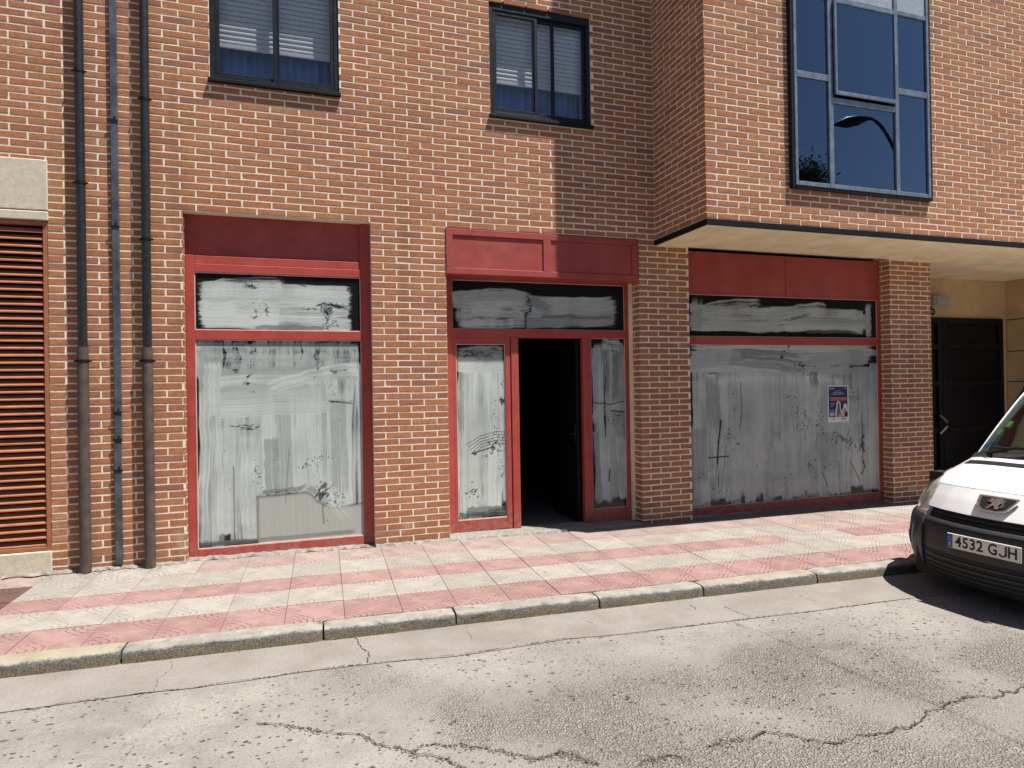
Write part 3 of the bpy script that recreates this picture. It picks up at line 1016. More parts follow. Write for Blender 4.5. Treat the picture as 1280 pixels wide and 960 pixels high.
# --- storeys above the frame: same brick, coursing too far up to see
n = NT('far_brick')
g_ = n.xyz(n.pos())
br = n.n('ShaderNodeTexBrick')
n.put(br.inputs['Vector'], n.vec(n.add(g_[0], g_[1]), g_[2]))
br.inputs['Scale'].default_value = 1.0
br.inputs['Brick Width'].default_value = W; br.inputs['Row Height'].default_value = H; br.inputs['Mortar Size'].default_value = 0.006
br.inputs['Color1'].default_value = (0.33, 0.135, 0.075, 1); br.inputs['Color2'].default_value = (0.42, 0.185, 0.095, 1); br.inputs['Mortar'].default_value = (0.7, 0.62, 0.5, 1)
n.set(br.outputs['Color'], 0.9, 0.15)
MAT['far_brick'] = n.m
m = MB()
m.box(-8, 14, 0.0, 9, TOPZ, 13.0); m.box(BAYX, 13, BAYY, -0.001, TOPZ, 13.0)
m.build('upper_storey', 'far_brick', building)
# --- building core: roof and end walls so that no daylight leaks in
m = MB()
m.box(-8.2, 14.2, -0.2, 9.2, 13.001, 13.25); m.box(BAYX - .2, 13.2, BAYY - .2, -0.201, 13.001, 13.25)
m.build('roof', 'cement', building)
m = MB()
m.box(-8.2, -8, 0, 9, -0.3, TOPZ); m.box(14, 14.2, 0, 9, -0.3, TOPZ); m.box(-8, 14, 8.8, 9, -0.3, TOPZ)
m.box(12.8, 13, BAYY + .01, -0.01, LINT, TOPZ)
m.build('rear_wall', 'plaster', building)

# --- soffit, black drip edge
SOF = 3.058
m = MB()
m.box(BAYX + 0.02, 12.98, BAYY + 0.02, 0.0, SOF, LINT - 0.002)
m.box(ENT[0], ENT[1], 0.0005, 1.05, SOF + .003, LINT + 0.1)
m.build('soffit', 'plaster', building)
m = MB()
m.box(BAYX - 0.010, 13.0, BAYY - 0.012, BAYY + 0.02, SOF - 0.004, LINT - 0.003, 0.003)
m.box(BAYX - 0.010, BAYX + 0.022, BAYY + 0.021, -0.002, SOF - 0.004, LINT - 0.003, 0.003)
m.build('drip_edge', 'black_metal', building)

# --- left: stone frame round the louvred panel
m = MB()
m.box(STONE[0], STONE[1] + 0.004, -0.012, 0.25, 3.038, 3.456, 0.006)
m.build('stone_block', 'stone_cream', building)
m = MB(); m.box(STONE[0], STONE[1] + 0.006, -0.016, 0.25, 2.955, 3.028, 0.006)
m.build('stone_block', 'stone_cream', building)
m = MB(); m.box(STONE[0], STONE[1] + 0.002, -0.014, 0.25, -0.2, 0.226, 0.006)
m.build('stone_block', 'stone_cream', building)
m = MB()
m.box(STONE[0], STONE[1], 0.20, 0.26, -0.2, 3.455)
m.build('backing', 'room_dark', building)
lf = MB()
LX0, LX1 = -4.15, STONE[1]
lf.box(LX1 - 0.038, LX1 - 0.001, 0.004, 0.06, 0.230, 2.950, 0.003)
lf.box(LX0, LX1 - 0.0385, 0.004, 0.06, 2.918, 2.950, 0.003)
lf.box(LX0, LX1 - 0.0385, 0.004, 0.06, 0.230, 0.262, 0.003)
louvre = lf.build('louvre_panel', 'louvre', building)
PITCH_L = 0.0602
sm = MB()
sm.v = [(LX0, 0.010, -0.020), (LX1 - 0.04, 0.010, -0.020), (LX1 - 0.04, 0.050, 0.016), (LX0, 0.050, 0.016),
        (LX0, 0.010, -0.0145), (LX1 - 0.04, 0.010, -0.0145), (LX1 - 0.04, 0.050, 0.022), (LX0, 0.050, 0.022),
        (LX0, 0.010, -0.024), (LX1 - 0.04, 0.010, -0.024), (LX0, 0.013, -0.024), (LX1 - 0.04, 0.013, -0.024)]
sm.f = [(4, 5, 6, 7), (0, 3, 2, 1), (0, 1, 5, 4), (2, 3, 7, 6), (1, 2, 6, 5), (0, 4, 7, 3), (8, 9, 1, 0), (10, 11, 9, 8)]
s0 = sm.build('slat', 'louvre', louvre)
nsl = 44
for k in range(nsl):
    o = s0 if k == 0 else link(s0.copy(), louvre)
    o.location = (0, 0, 0.290 + k * PITCH_L)
    o.rotation_euler = (random.gauss(0, .012), 0, random.gauss(0, .0006))

# ---------------------------------------------------------------- shop glass helper
def pane(parent, x0, x1, z0, z1, y, mat, name='pane'):
    m = MB(); m.box(0, x1 - x0, 0, 0.008, 0, z1 - z0)
    o = m.build(name, mat, parent)
    o.location = (x0, y, z0)
    return o
def bead_ring(parent, x0, x1, z0, z1, y, t=0.006):
    m = MB()
    m.box(x0, x0 + t, y - 0.006, y, z0 + t, z1 - t); m.box(x1 - t, x1, y - 0.006, y, z0 + t, z1 - t)
    m.box(x0, x1, y - 0.006, y, z0, z0 + t); m.box(x0, x1, y - 0.006, y, z1 - t, z1)
    return m.build('glazing_bead', 'bead', parent)

# --- shopfront 1 (left display window)
F1 = 0.082
A, B = -0.860, OPEN['w1'][1]
m = MB()
m.box(A + .001, -0.787, F1, F1 + .07, -0.06, 2.742, 0.003)            # left jamb
m.box(0.662, B - .001, F1, F1 + .07, -0.06, LINT - .002, 0.003)     # right jamb
m.box(-0.787, 0.662, F1 + .002, F1 + .07, 2.592, 2.668, 0.004)       # head rail, lower fillet
m.box(-0.787, 0.662, F1 + .010, F1 + .07, 2.669, 2.742, 0.004)       # head rail, upper fillet
m.box(-0.787, 0.662, F1, F1 + .07, 1.986, 2.074, 0.004)              # transom
m.box(-0.787, 0.662, F1, F1 + .07, -0.06, 0.112, 0.004)              # bottom rail
sf1 = m.build('shop_window', 'red_paint', building)
sf1['label'] = 'left shop window with red frame and whitewashed glass'
m = MB(); m.box(A + .001, 0.6615, F1 + .028, F1 + .07, 2.743, LINT - .002)
m.build('fascia_panel', 'red_panel', sf1)
G1 = F1 + .016
P = Paint(1.449, 0.518, 11)
P.fill(.07, 1.33, .02, .35, False, .07, .12, .86, .92, .22, .015)
P.fill(.07, .70, .04, .37, False, .10, .13, .9, .9, .2, .015)
P.stroke((.08, .41), (.75, .46), .07, .8, .6, .02, .5); P.stroke((.70, .36), (1.34, .34), .09, .9, .9, 0, .3)
P.stroke((.5, .015), (1.1, .01), .05, .35, .7, .02, .1)
P.flecks(.46, .40, .03, .012, 14, .016); P.flecks(.50, .20, .02, .08, 16, .012); P.flecks(.60, .20, .012, .03, 9, .014)
P.flecks(1.13, .21, .035, .03, 40, .018); P.flecks(1.15, .10, .03, .05, 34, .014); P.flecks(1.24, .24, .05, .012, 16, .026, 0.0); P.flecks(.95, .21, .06, .006, 8, .012, 0)
P.scratch([(.82, .46), (.70, .49), (.95, .42)], .006)
P.build(sf1, -0.787, 2.074, G1); bead_ring(sf1, -0.787, 0.662, 2.0745, 2.5915, G1)
P = Paint(1.449, 1.874, 12)
P.fill(.008, 1.40, .06, 1.66, True, .09, .15, .86, .92, .18, .03)
P.fill(.01, 1.39, .06, 1.30, True, .12, .12, .86, .6, .28, .12)
P.fill(.01, 1.37, 1.52, 1.86, True, .07, .10, .74, .85, .25, .015)
P.fill(.03, 1.38, 1.53, 1.83, False, .05, .06, .66, .45, .4, .03)
P.stroke((.16, 1.47), (1.02, 1.45), .16, .88, .88, .03, .3); P.stroke((.10, 1.36), (1.00, 1.40), .13, .80, .85, .02, .5); P.stroke((.20, 1.42), (.98, 1.44), .07, .68, .5, .02, .8)
P.stroke((1.40, 1.60), (.62, 1.42), .13, .9, .85, -.03, .35); P.stroke((.13, 1.66), (.14, 1.20), .15, .88, .92, 0, .2)
P.stroke((.20, 1.25), (1.25, 1.27), .17, .88, .8, .0, .4)
P.stroke((1.22, 1.30), (1.24, .40), .16, .62, .6, 0, .7); P.stroke((.62, .95), (.63, .30), .13, .55, .6, 0, .6); P.stroke((.42, 1.0), (.43, .20), .16, .88, .7, 0, .35); P.stroke((.95, 1.05), (.96, .5), .2, .9, .7, 0, .4)
P.blot(.16, 12)
P.sheet(.50, .44, [(0, .43), (.30, .435), (.60, .43), (.93, .445), (.98, .41), (1.02, .355), (1.10, .31), (1.18, .285), (1.30, .29), (1.45, .305)])
P.stroke((.55, .47), (.92, .49), .05, .45, .8, 0, .4); P.stroke((.95, .48), (1.16, .28), .06, .5, .7, .02, .4); P.stroke((1.05, .62), (1.30, .20), .16, .9, .7, -.03, .4)
for q in ((.33, 1.80), (.48, 1.78), (.35, 1.70), (.47, 1.66), (.33, 1.60), (.45, 1.55), (.42, 1.48), (.46, 1.40)): P.flecks(*q, .015, .012, 5, .014)
P.flecks(1.04, 1.70, .012, .09, 26, .013); P.flecks(1.24, 1.58, .05, .008, 10, .014, 0); P.flecks(1.15, 1.44, .03, .02, 8, .009); P.flecks(1.25, 1.29, .07, .005, 9, .012, 0)
P.flecks(.42, 1.07, .06, .015, 16, .018, .1); P.flecks(.98, .70, .05, .05, 22, .016, .8); P.flecks(1.12, .76, .03, .012, 8, .012, .3); P.flecks(.50, .62, .02, .06, 12, .012); P.flecks(1.08, .42, .03, .05, 34, .018, .9); P.flecks(1.18, .34, .05, .06, 30, .014, 2.3); P.flecks(.70, .45, .1, .02, 8, .012, 0)
P.flecks(.72, 1.0, .45, .5, 22, .008)
P.scratch([(.30, .06), (.30, .72)], .005, .6); P.scratch([(1.10, .52), (1.04, .46), (1.05, .36)], .008); P.scratch([(1.07, .30), (1.08, .14)], .006)
P.scratch([(1.14, 1.30), (1.36, 1.27)], .005); P.scratch([(.74, .36), (.78, .86)], .004, .4)
P.stroke((.02, .03), (1.35, .045), .05, .30, .9, 0, .3)
P.build(sf1, -0.787, 0.112, G1); bead_ring(sf1, -0.787, 0.662, 0.1125, 1.9855, G1)

# --- shopfront 2 (entrance with open door)
F2 = 0.19
A, B = OPEN['door'][:2]
m = MB()
m.box(A + .001, 1.590, F2, F2 + .07, 0.0, LINT - .004, 0.003)
m.box(3.560, 3.606, F2, F2 + .07, 0.0, LINT - .004, 0.003)
m.box(1.590, 3.560, F2, F2 + .07, 2.628, LINT - .004, 0.003)
m.box(1.590, 3.560, F2, F2 + .07, 2.036, 2.126, 0.003)
m.box(2.214, 2.296, F2 - .002, F2 + .07, 0.02, 2.036, 0.003)
m.box(3.040, 3.098, F2 - .002, F2 + .07, 0.02, 2.036, 0.003)
# left sidelight leaf frame
m.box(1.590, 1.622, F2 + .004, F2 + .06, 0.03, 2.036, 0.003)
m.box(2.148, 2.203, F2 + .004, F2 + .06, 0.03, 2.036, 0.003)
m.box(1.622, 2.148, F2 + .004, F2 + .06, 1.966, 2.036, 0.003)
m.box(1.622, 2.148, F2 + .004, F2 + .06, 0.03, 0.152, 0.003)
m.box(2.203, 2.214, F2 + .03, F2 + .06, 0.03, 2.036)
# right sidelight
m.box(3.098, 3.142, F2 + .004, F2 + .06, 0.0, 2.036, 0.003)
m.box(3.142, 3.560, F2 + .004, F2 + .06, 0.0, 0.155, 0.003)
sf2 = m.build('shop_entrance', 'red_paint', building)
sf2['label'] = 'middle red shop entrance with sidelights and doorway'
G2 = F2 + .018
P = Paint(1.970, 0.502, 13)
P.fill(.03, .80, .03, .36, False, .06, .10, .84, .92, .32, .03); P.fill(.80, 1.84, .03, .34, False, .06, .10, .82, .9, .36, .04)
P.stroke((.06, .30), (.85, .33), .14, .78, .8, .05, .4); P.stroke((1.0, .20), (1.84, .26), .16, .8, .7, .04, .4); P.stroke((.86, .31), (1.1, .2), .12, .5, .7, .0, .7); P.stroke((.08, .08), (.10, .32), .10, .8, .6, 0, .4)
P.stroke((.80, .06), (1.86, .10), .12, .55, .7, 0, .9); P.stroke((1.0, .14), (1.86, .15), .05, .38, .7, 0, .9)
P.flecks(.83, .28, .02, .05, 26, .016); P.flecks(.86, .2, .01, .05, 12, .014); P.scratch([(.80, .02), (.80, .17), (.86, .20)], .008); P.blot(.2, 6)
P.build(sf2, 1.590, 2.126, G2); bead_ring(sf2, 1.590, 3.560, 2.1265, 2.6275, G2, 0.004)
P = Paint(0.526, 1.814, 14, .0045)
P.fill(.01, .49, .12, 1.62, True, .07, .12, .88, .9, .22, .03); P.fill(.01, .49, .15, 1.40, True, .09, .10, .86, .6, .45, .15)
P.fill(.02, .50, 1.60, 1.77, False, .05, .07, .62, .8, .6, .02); P.stroke((.02, 1.60), (.50, 1.58), .16, .92, .9, 0, .2)
P.stroke((.06, 1.5), (.05, .9), .06, .5, .5, 0, .6); P.blot(.14, 7)
P.stroke((.10, .10), (.50, .08), .07, .42, .8, 0, .5); P.stroke((.02, .05), (.52, .05), .06, .25, .8, 0, .3)
P.flecks(.12, 1.74, .04, .015, 10, .02, .2); P.flecks(.30, 1.72, .08, .012, 12, .018, .1); P.flecks(.49, 1.40, .012, .03, 8, .014); P.flecks(.49, 1.22, .012, .02, 14, .016)
P.flecks(.40, .77, .05, .06, 50, .016, 1.3); P.flecks(.40, 1.0, .02, .1, 14, .013, 1.5); P.flecks(.17, .68, .02, .01, 8, .014); P.flecks(.15, .30, .04, .04, 16, .016, .7); P.flecks(.47, .55, .02, .2, 16, .012)
for k in range(5): P.scratch([(.10 + .02 * k, .78 - .03 * k), (.25, .86 - .03 * k), (.42, .90 - .03 * k), (.52, .89 - .03 * k)], .0045, .6)
P.scratch([(.16, .68), (.38, .74)], .006, .9)
P.build(sf2, 1.622, 0.152, G2); bead_ring(sf2, 1.622, 2.148, 0.1525, 1.9655, G2)
P = Paint(0.418, 1.881, 15, .0045)
P.fill(.02, .38, .10, 1.80, True, .05, .085, .78, .9, .38, .03); P.fill(.02, .38, .10, .80, True, .07, .10, .80, .8, .3, .04); P.stroke((.15, 1.84), (.36, 1.80), .12, .75, .8, 0, .4)
P.stroke((.18, 1.75), (.18, 1.25), .07, .40, .7, 0, .8); P.stroke((.30, 1.70), (.30, 1.2), .08, .42, .7, 0, .8); P.stroke((.06, 1.80), (.06, 1.0), .08, .8, .7, 0, .3); P.stroke((.02, .98), (.38, 1.12), .12, .82, .6, .05, .5)
P.flecks(.26, .9, .06, .1, 24, .014, .6); P.scratch([(.03, 1.17), (.22, 1.15), (.40, 1.18)], .006); P.scratch([(.24, 1.08), (.40, 1.06)], .008); P.scratch([(.18, 1.45), (.16, 1.25)], .006); P.scratch([(.20, .30), (.21, .42)], .01, .7); P.blot(.22, 7)
P.build(sf2, 3.142, 0.155, G2); bead_ring(sf2, 3.142, 3.560, 0.1555, 2.0355, G2, 0.004)
# fascia box over the door: two panels in a raised border
m = MB()
SX0, SX1, SZ0, SZ1 = 1.489, 3.626, 2.650, LINT - .012
m.box(SX0, SX1, 0.008, F2 - .001, SZ0, SZ1)
m.box(SX0, SX1, -0.012, 0.0075, SZ0, SZ0 + .062, 0.003); m.box(SX0, SX1, -0.012, 0.0075, SZ1 - .062, SZ1, 0.003)
for xa, xb in ((SX0, SX0 + .07), (2.520, 2.605), (SX1 - .07, SX1)):
    m.box(xa, xb, -0.012, 0.0075, SZ0 + .0625, SZ1 - .0625, 0.003)
sb = m.build('fascia_box', 'red_panel', sf2)
for xa, xb in ((SX0 + .071, 2.519), (2.606, SX1 - .071)):
    m = MB(); m.box(xa, xb, 0.000, 0.0075, SZ0 + .064, SZ1 - .064, 0.002)
    m.build('fascia_panel', 'red_panel', sf2)
# plaster edge strip beside the right jamb
m = MB(); m.box(3.608, 3.6385, 0.150, 0.27, -0.1, SZ0 - .001)
m.build('plaster_strip', 'plaster', building)
# open door leaf, swung inwards
dl = MB()
dl.box(2.990, 3.032, 0.27, 1.00, 0.03, 2.030, 0.003)
leaf = dl.build('door', 'door_black', sf2)
leaf['label'] = 'open door leaf swung into the dark shop'
m = MB(); m.box(2.980, 2.9895, 0.285, 0.315, 0.86, 1.10, 0.003); m.tube([(2.985, 0.30, 0.98), (2.950, 0.30, 0.98), (2.945, 0.38, 0.98)], 0.009, 8)
m.build('handle', 'dark_frame', leaf)
# dim shop interior
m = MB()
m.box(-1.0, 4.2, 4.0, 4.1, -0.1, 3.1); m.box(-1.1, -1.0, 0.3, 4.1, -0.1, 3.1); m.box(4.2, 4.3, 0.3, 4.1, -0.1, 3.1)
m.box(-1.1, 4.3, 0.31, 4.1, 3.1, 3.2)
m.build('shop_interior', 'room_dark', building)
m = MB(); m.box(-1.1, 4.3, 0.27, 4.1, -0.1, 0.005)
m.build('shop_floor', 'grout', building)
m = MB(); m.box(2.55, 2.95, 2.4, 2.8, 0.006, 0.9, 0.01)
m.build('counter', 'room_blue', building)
# rough cement sill under the entrance
th = MB()
nx = 40
for i in range(nx + 1):
    x = 1.490 + (3.63 - 1.490) * i / nx
    yo = -0.035 + random.uniform(-.03, .02)
    zt = 0.030 - 0.010 * (x - 1.5) + random.uniform(-.003, .003)
    th.v += [(x, F2 + .07, zt + .002), (x, 0.02, zt), (x, yo + .025, zt - .008 + random.uniform(-.004, .004)), (x, yo, pav_z(x, yo) - 0.004)]
for i in range(nx):
    for j in range(3):
        th.f.append((i * 4 + j, i * 4 + j + 1, (i + 1) * 4 + j + 1, (i + 1) * 4 + j))
th.build('door_sill', 'cement', building)
# ragged mortar bedding at the wall foot
rb = MB()
def bedding(xa, xb, w=0.03, h=0.02, y=0.0):
    nn = max(4, int((xb - xa) / .04))
    k = len(rb.v)
    for i in range(nn + 1):
        x = xa + (xb - xa) * i / nn
        yo = y - w * random.uniform(.3, 1.3)
        rb.v += [(x, y + .03, pav_z(x, y) + h * random.uniform(.6, 1.2)), (x, (y + yo) / 2, pav_z(x, y) + h * random.uniform(.4, .9)), (x, yo, pav_z(x, yo) - .003)]
    for i in range(nn):
        for j in range(2):
            rb.f.append((k + i * 3 + j, k + i * 3 + j + 1, k + (i + 1) * 3 + j + 1, k + (i + 1) * 3 + j))
bedding(-2.2, -0.86, .05, .022); bedding(-0.86, 0.75, .05, .02, F1 - .02); bedding(0.76, 1.487, .06, .035); bedding(3.64, 4.27, .02, .03); bedding(4.27, 7.24, .03, .03, 0.12); bedding(7.24, 7.92, .02, .02)
rb.build('mortar_bedding', 'cement', building)['kind'] = 'stuff'

# --- shopfront 3 (right display window under the bay)
F3 = 0.150
A, B = OPEN['w3'][:2]
m = MB()
m.box(A + .001, 4.372, F3, F3 + .07, -0.2, 2.580, 0.003)
m.box(7.215 - .03, B - .001, F3, F3 + .07, -0.2, SOF - .002, 0.003)
m.box(4.372, 7.185, F3 + .003, F3 + .07, 1.972, 2.068, 0.003)
m.box(4.372, 7.185, F3 + .003, F3 + .07, -0.2, 0.080, 0.003)
m.box(4.372, 7.185, F3 + .003, F3 + .07, 2.555, 2.580, 0.003)
sf3 = m.build('shop_window', 'red_paint', building)
sf3['label'] = 'right shop window under the bay, whitewashed with a poster'
for xa, xb in ((A + .001, 5.742), (5.748, 7.184)):
    m = MB(); m.box(xa, xb, F3 + .001, F3 + .06, 2.581, SOF - .002, 0.003)
    m.build('fascia_panel', 'red_panel', sf3)
G3 = F3 + .018
P = Paint(2.813, 0.487, 16)
P.fill(.06, 2.66, .05, .32, False, .06, .11, .88, .93, .32, .04, 2)
P.stroke((.10, .10), (.12, .43), .16, .72, .9, 0, .6); P.stroke((2.68, .03), (2.68, .42), .10, .82, .95, 0, .2); P.stroke((.25, .33), (1.0, .40), .12, .7, .7, .03, .7); P.stroke((1.1, .22), (2.0, .36), .16, .80, .7, .04, .4); P.stroke((.3, .16), (1.3, .14), .14, .84, .7, -.03, .3)
P.stroke((.85, .37), (1.15, .36), .03, .12, .9, 0, .4); P.stroke((1.45, .22), (1.75, .28), .05, .35, .6, 0, .8); P.stroke((1.7, .07), (2.5, .06), .05, .25, .8, .02, .6); P.flecks(2.05, .39, .1, .01, 12, .03, 0); P.blot(.15, 8)
P.build(sf3, 4.372, 2.068, G3); bead_ring(sf3, 4.372, 7.185, 2.0685, 2.5545, G3, 0.004)
P = Paint(2.813, 1.892, 17, .0062)
P.fill(.02, 2.70, .06, 1.60, True, .10, .17, .92, .95, .2, .03); P.fill(.02, 2.70, .06, 1.45, True, .14, .15, .88, .6, .35, .20, 2)
P.fill(.02, 2.70, 1.56, 1.84, False, .06, .11, .88, .93, .3, .05, 2)
P.stroke((.6, 1.78), (1.6, 1.72), .14, .5, .8, .02, .9); P.stroke((.05, 1.7), (.7, 1.74), .2, .84, .8, .03, .3); P.stroke((1.75, 1.66), (2.6, 1.76), .22, .80, .8, .0, .3); P.stroke((2.45, 1.80), (2.66, 1.3), .16, .78, .6, 0, .4); P.stroke((.55, 1.70), (1.5, 1.60), .10, .62, .7, 0, .8)
P.stroke((.30, 1.5), (.33, .9), .20, .55, .6, 0, .6); P.stroke((1.78, 1.55), (1.80, 1.38), .14, .32, .7, 0, .7); P.stroke((.75, .9), (.80, .2), .24, .84, .6, 0, .3)
P.stroke((.12, .9), (.14, .3), .2, .62, .6, 0, .6); P.stroke((2.0, .8), (2.02, .3), .3, .66, .6, 0, .6); P.stroke((1.3, .6), (1.32, .12), .3, .82, .6, 0, .4); P.blot(.2, 18)
P.scratch([(.42, 1.0), (.38, .75), (.36, .50)], .012, .9); P.scratch([(.24, .57), (.52, .575)], .007, .9); P.scratch([(.36, .50), (.30, .2)], .004, .6); P.scratch([(.48, .7), (.42, .22)], .004, .6); P.scratch([(.7, 1.45), (.72, 1.1), (.68, .9)], .005, .6)
P.scratch([(2.35, .42), (2.5, .15)], .006, .7); P.scratch([(1.9, .30), (1.98, .12)], .006, .8); P.scratch([(2.52, .25), (2.58, .34), (2.56, .42)], .009, .8)
P.flecks(.52, .80, .05, .04, 16, .016, .2); P.flecks(1.55, 1.62, .06, .04, 30, .016); P.flecks(1.42, 1.25, .07, .02, 18, .014, 0); P.flecks(1.62, .98, .07, .10, 36, .016, .8); P.flecks(1.90, .88, .06, .10, 26, .016, .9); P.flecks(2.42, 1.2, .04, .1, 14, .02); P.flecks(2.2, .74, .1, .05, 24, .022, 1.2); P.flecks(2.32, .66, .05, .05, 26, .02); P.flecks(2.55, .62, .03, .07, 24, .026, 1.5); P.flecks(.62, 1.32, .05, .1, 16, .014); P.flecks(1.2, .3, .3, .1, 24, .012, 1.2); P.flecks(.35, .3, .15, .15, 24, .012); P.flecks(1.75, .4, .15, .1, 24, .016); P.flecks(1.5, .9, .8, .5, 40, .010)
P.build(sf3, 4.372, 0.080, G3); bead_ring(sf3, 4.372, 7.185, 0.0805, 1.9715, G3, 0.004)

# --- poster stuck on the right shop window
PX0, PX1, PZ0, PZ1 = 6.372, 6.702, 1.004, 1.468
poster = empty('poster', (PX0, F3 + .0155, PZ0))
tag(poster, 'small blue and orange event poster stuck on the right whitewashed window', 'poster')
PWd, PHt = PX1 - PX0, PZ1 - PZ0
def flat(name, pts, layer, mat, parent):
    """flat printed shape, (u, v) 0..1 of the sheet"""
    y = -0.0012 - 0.0012 * layer
    vs = [(u * PWd, y, v_ * PHt) for u, v_ in pts] + [(u * PWd, y + .0009, v_ * PHt) for u, v_ in pts]
    k = len(pts)
    fs = [tuple(range(k)), tuple(range(2 * k - 1, k - 1, -1))] + [(i, (i + 1) % k, (i + 1) % k + k, i + k) for i in range(k)]
    o = mesh_obj(name, vs, fs, mat, parent)
    bm = bmesh.new(); bm.from_mesh(o.data); bmesh.ops.recalc_face_normals(bm, faces=bm.faces); bm.to_mesh(o.data); bm.free()
    return o
def rect(a, b, c_, d): return [(a, c_), (b, c_), (b, d), (a, d)]
flat('sheet', rect(0, 1, 0, 1), 0, 'paper', poster)
flat('print_panel', rect(.045, .945, .14, .965), 1, 'print_blue', poster)
flat('title_band', rect(.10, .90, .62, .675), 2, 'print_orange', poster)
flat('title_band', rect(.10, .92, .585, .612), 2, 'print_orange', poster)
for r_ in ((.08, .30, .90, .925), (.78, .88, .90, .925), (.25, .72, .80, .815), (.18, .80, .755, .770), (.33, .62, .845, .855), (.11, .32, .49, .51), (.11, .26, .43, .445), (.08, .34, .315, .328)):
    flat('text_line', rect(*r_), 2, 'print_pale', poster)
flat('text_block', rect(.08, .30, .17, .28), 2, 'print_pale', poster)
flat('footer_mark', rect(.20, .34, .065, .10), 2, 'print_pale', poster)
flat('footer_mark', rect(.62, .86, .07, .105), 2, 'print_orange', poster)
flat('figure_outline', [(.34, .15), (.35, .30), (.40, .42), (.41, .53), (.47, .575), (.55, .565), (.60, .50), (.60, .38), (.66, .28), (.68, .15)], 2, 'paper', poster)
flat('figure', [(.40, .15), (.41, .30), (.45, .42), (.46, .51), (.50, .54), (.55, .52), (.56, .40), (.60, .28), (.62, .15)], 3, 'print_green', poster)
flat('figure_outline', [(.66, .15), (.67, .32), (.74, .40), (.77, .48), (.83, .51), (.90, .47), (.93, .38), (.935, .15)], 2, 'paper', poster)
flat('figure', [(.70, .24), (.72, .34), (.80, .39), (.88, .36), (.92, .28), (.92, .22)], 3, 'print_skin', poster)
flat('figure', [(.76, .15), (.78, .24), (.86, .29), (.93, .25), (.93, .15)], 4, 'print_dark', poster)
flat('figure', [(.48, .15), (.50, .21), (.58, .24), (.70, .23), (.72, .15)], 5, 'print_skin', poster)

# ---------------------------------------------------------------- entrance recess on the right
EY = 1.0
m = MB()
m.box(7.6, 10.9, EY, EY + .2, 2.462, SOF + .05)
m.box(10.655, 10.779, EY, EY + .2, -0.2, 2.4615)
m.build('recess_wall', 'plaster_shaded', building)
m = MB()
for k, (za, zb) in enumerate(((-0.2, 0.48), (0.50, 0.98), (1.0, 1.46), (1.48, 1.94), (1.96, 2.44), (2.46, SOF))):
    m.box(10.781, 10.90, 0.002, EY - .001, za, zb, 0.004)
m.build('side_wall', 'plaster_shaded', building)
m = MB(); m.box(10.795, 10.92, 0.0, EY, -0.2, SOF)
m.build('groove_backing', 'grout', building)
df = MB()
DX = [8.0, 9.34, 10.65]
for a, b in zip(DX, DX[1:]):
    df.box(a + .004, a + .09, EY - .05, EY + .01, -0.1, 2.46, 0.004); df.box(b - .09, b - .004, EY - .05, EY + .01, -0.1, 2.46, 0.004)
    for za, zb in ((-0.1, 0.20), (0.72, 0.80), (1.42, 1.50), (1.98, 2.06), (2.37, 2.46)):
        df.box(a + .0905, b - .0905, EY - .048, EY + .01, za, zb, 0.004)
pdoor = df.build('entrance_door', 'door_black', building)
pdoor['label'] = 'black street door in the recess right of the shops'
for a, b in zip(DX, DX[1:]):
    m = MB(); m.box(a + .05, b - .05, EY - .02, EY - .012, -0.1, 2.40)
    m.build('pane', 'door_glass', pdoor)
m = MB()
m.tube([(9.235, EY - .075, 0.985), (9.335, EY - .11, 0.875)], 0.013, 8)
m.tube([(9.335, EY - .11, 0.815), (9.235, EY - .075, 0.705)], 0.013, 8)
m.build('pull_handle', 'steel', pdoor)
# house number 6
def text_mesh(s_, size, extrude=0.0, offset=0.0):
    cu = bpy.data.curves.new('txt', 'FONT')
    cu.body = s_; cu.size = size; cu.offset = offset; cu.space_character = 1.08; cu.extrude = extrude; cu.resolution_u = 4
    cu.align_x = 'CENTER'; cu.align_y = 'CENTER'
    t = bpy.data.objects.new('txt', cu)
    COL.objects.link(t)
    dg = bpy.context.evaluated_depsgraph_get()
    me = bpy.data.meshes.new_from_object(t.evaluated_get(dg))
    bpy.data.objects.remove(t); bpy.data.curves.remove(cu)
    return me
me = text_mesh('6', 0.25, 0.006)
me.materials.clear(); me.materials.append(MAT['ink'])
num = bpy.data.objects.new('house_number', me)
num.location = (9.205, EY - .008, 2.575); num.rotation_euler = (pi / 2, 0, 0)
num.scale = (0.86, 1, 1)
link(num, building)
lamp = empty('wall_lamp', (9.30, EY, 2.70))
tag(lamp, 'small grey bulkhead lamp above the house number by the dark door', 'lamp')
m = MB(); m.box(-.16, .14, -.10, -.0005, -.075, .085, 0.012); m.build('housing', 'lamp_body', lamp)
m = MB(); m.box(-.14, .12, -.118, -.1005, -.055, .045, 0.008); m.build('diffuser', 'silver_panel', lamp)
icom = empty('intercom', (10.779, 0.66, 1.25))
tag(icom, 'dark intercom panel on the beige side wall of the recess', 'intercom')
m = MB(); m.box(-.018, -.0005, -.09, .09, -.14, .14, 0.004); m.build('plate', 'black_metal', icom)
for k in range(4):
    m = MB(); m.box(-.023, -.0185, -.03, .03, .05 - k * .045, .075 - k * .045, 0.002); m.build('button', 'steel', icom)

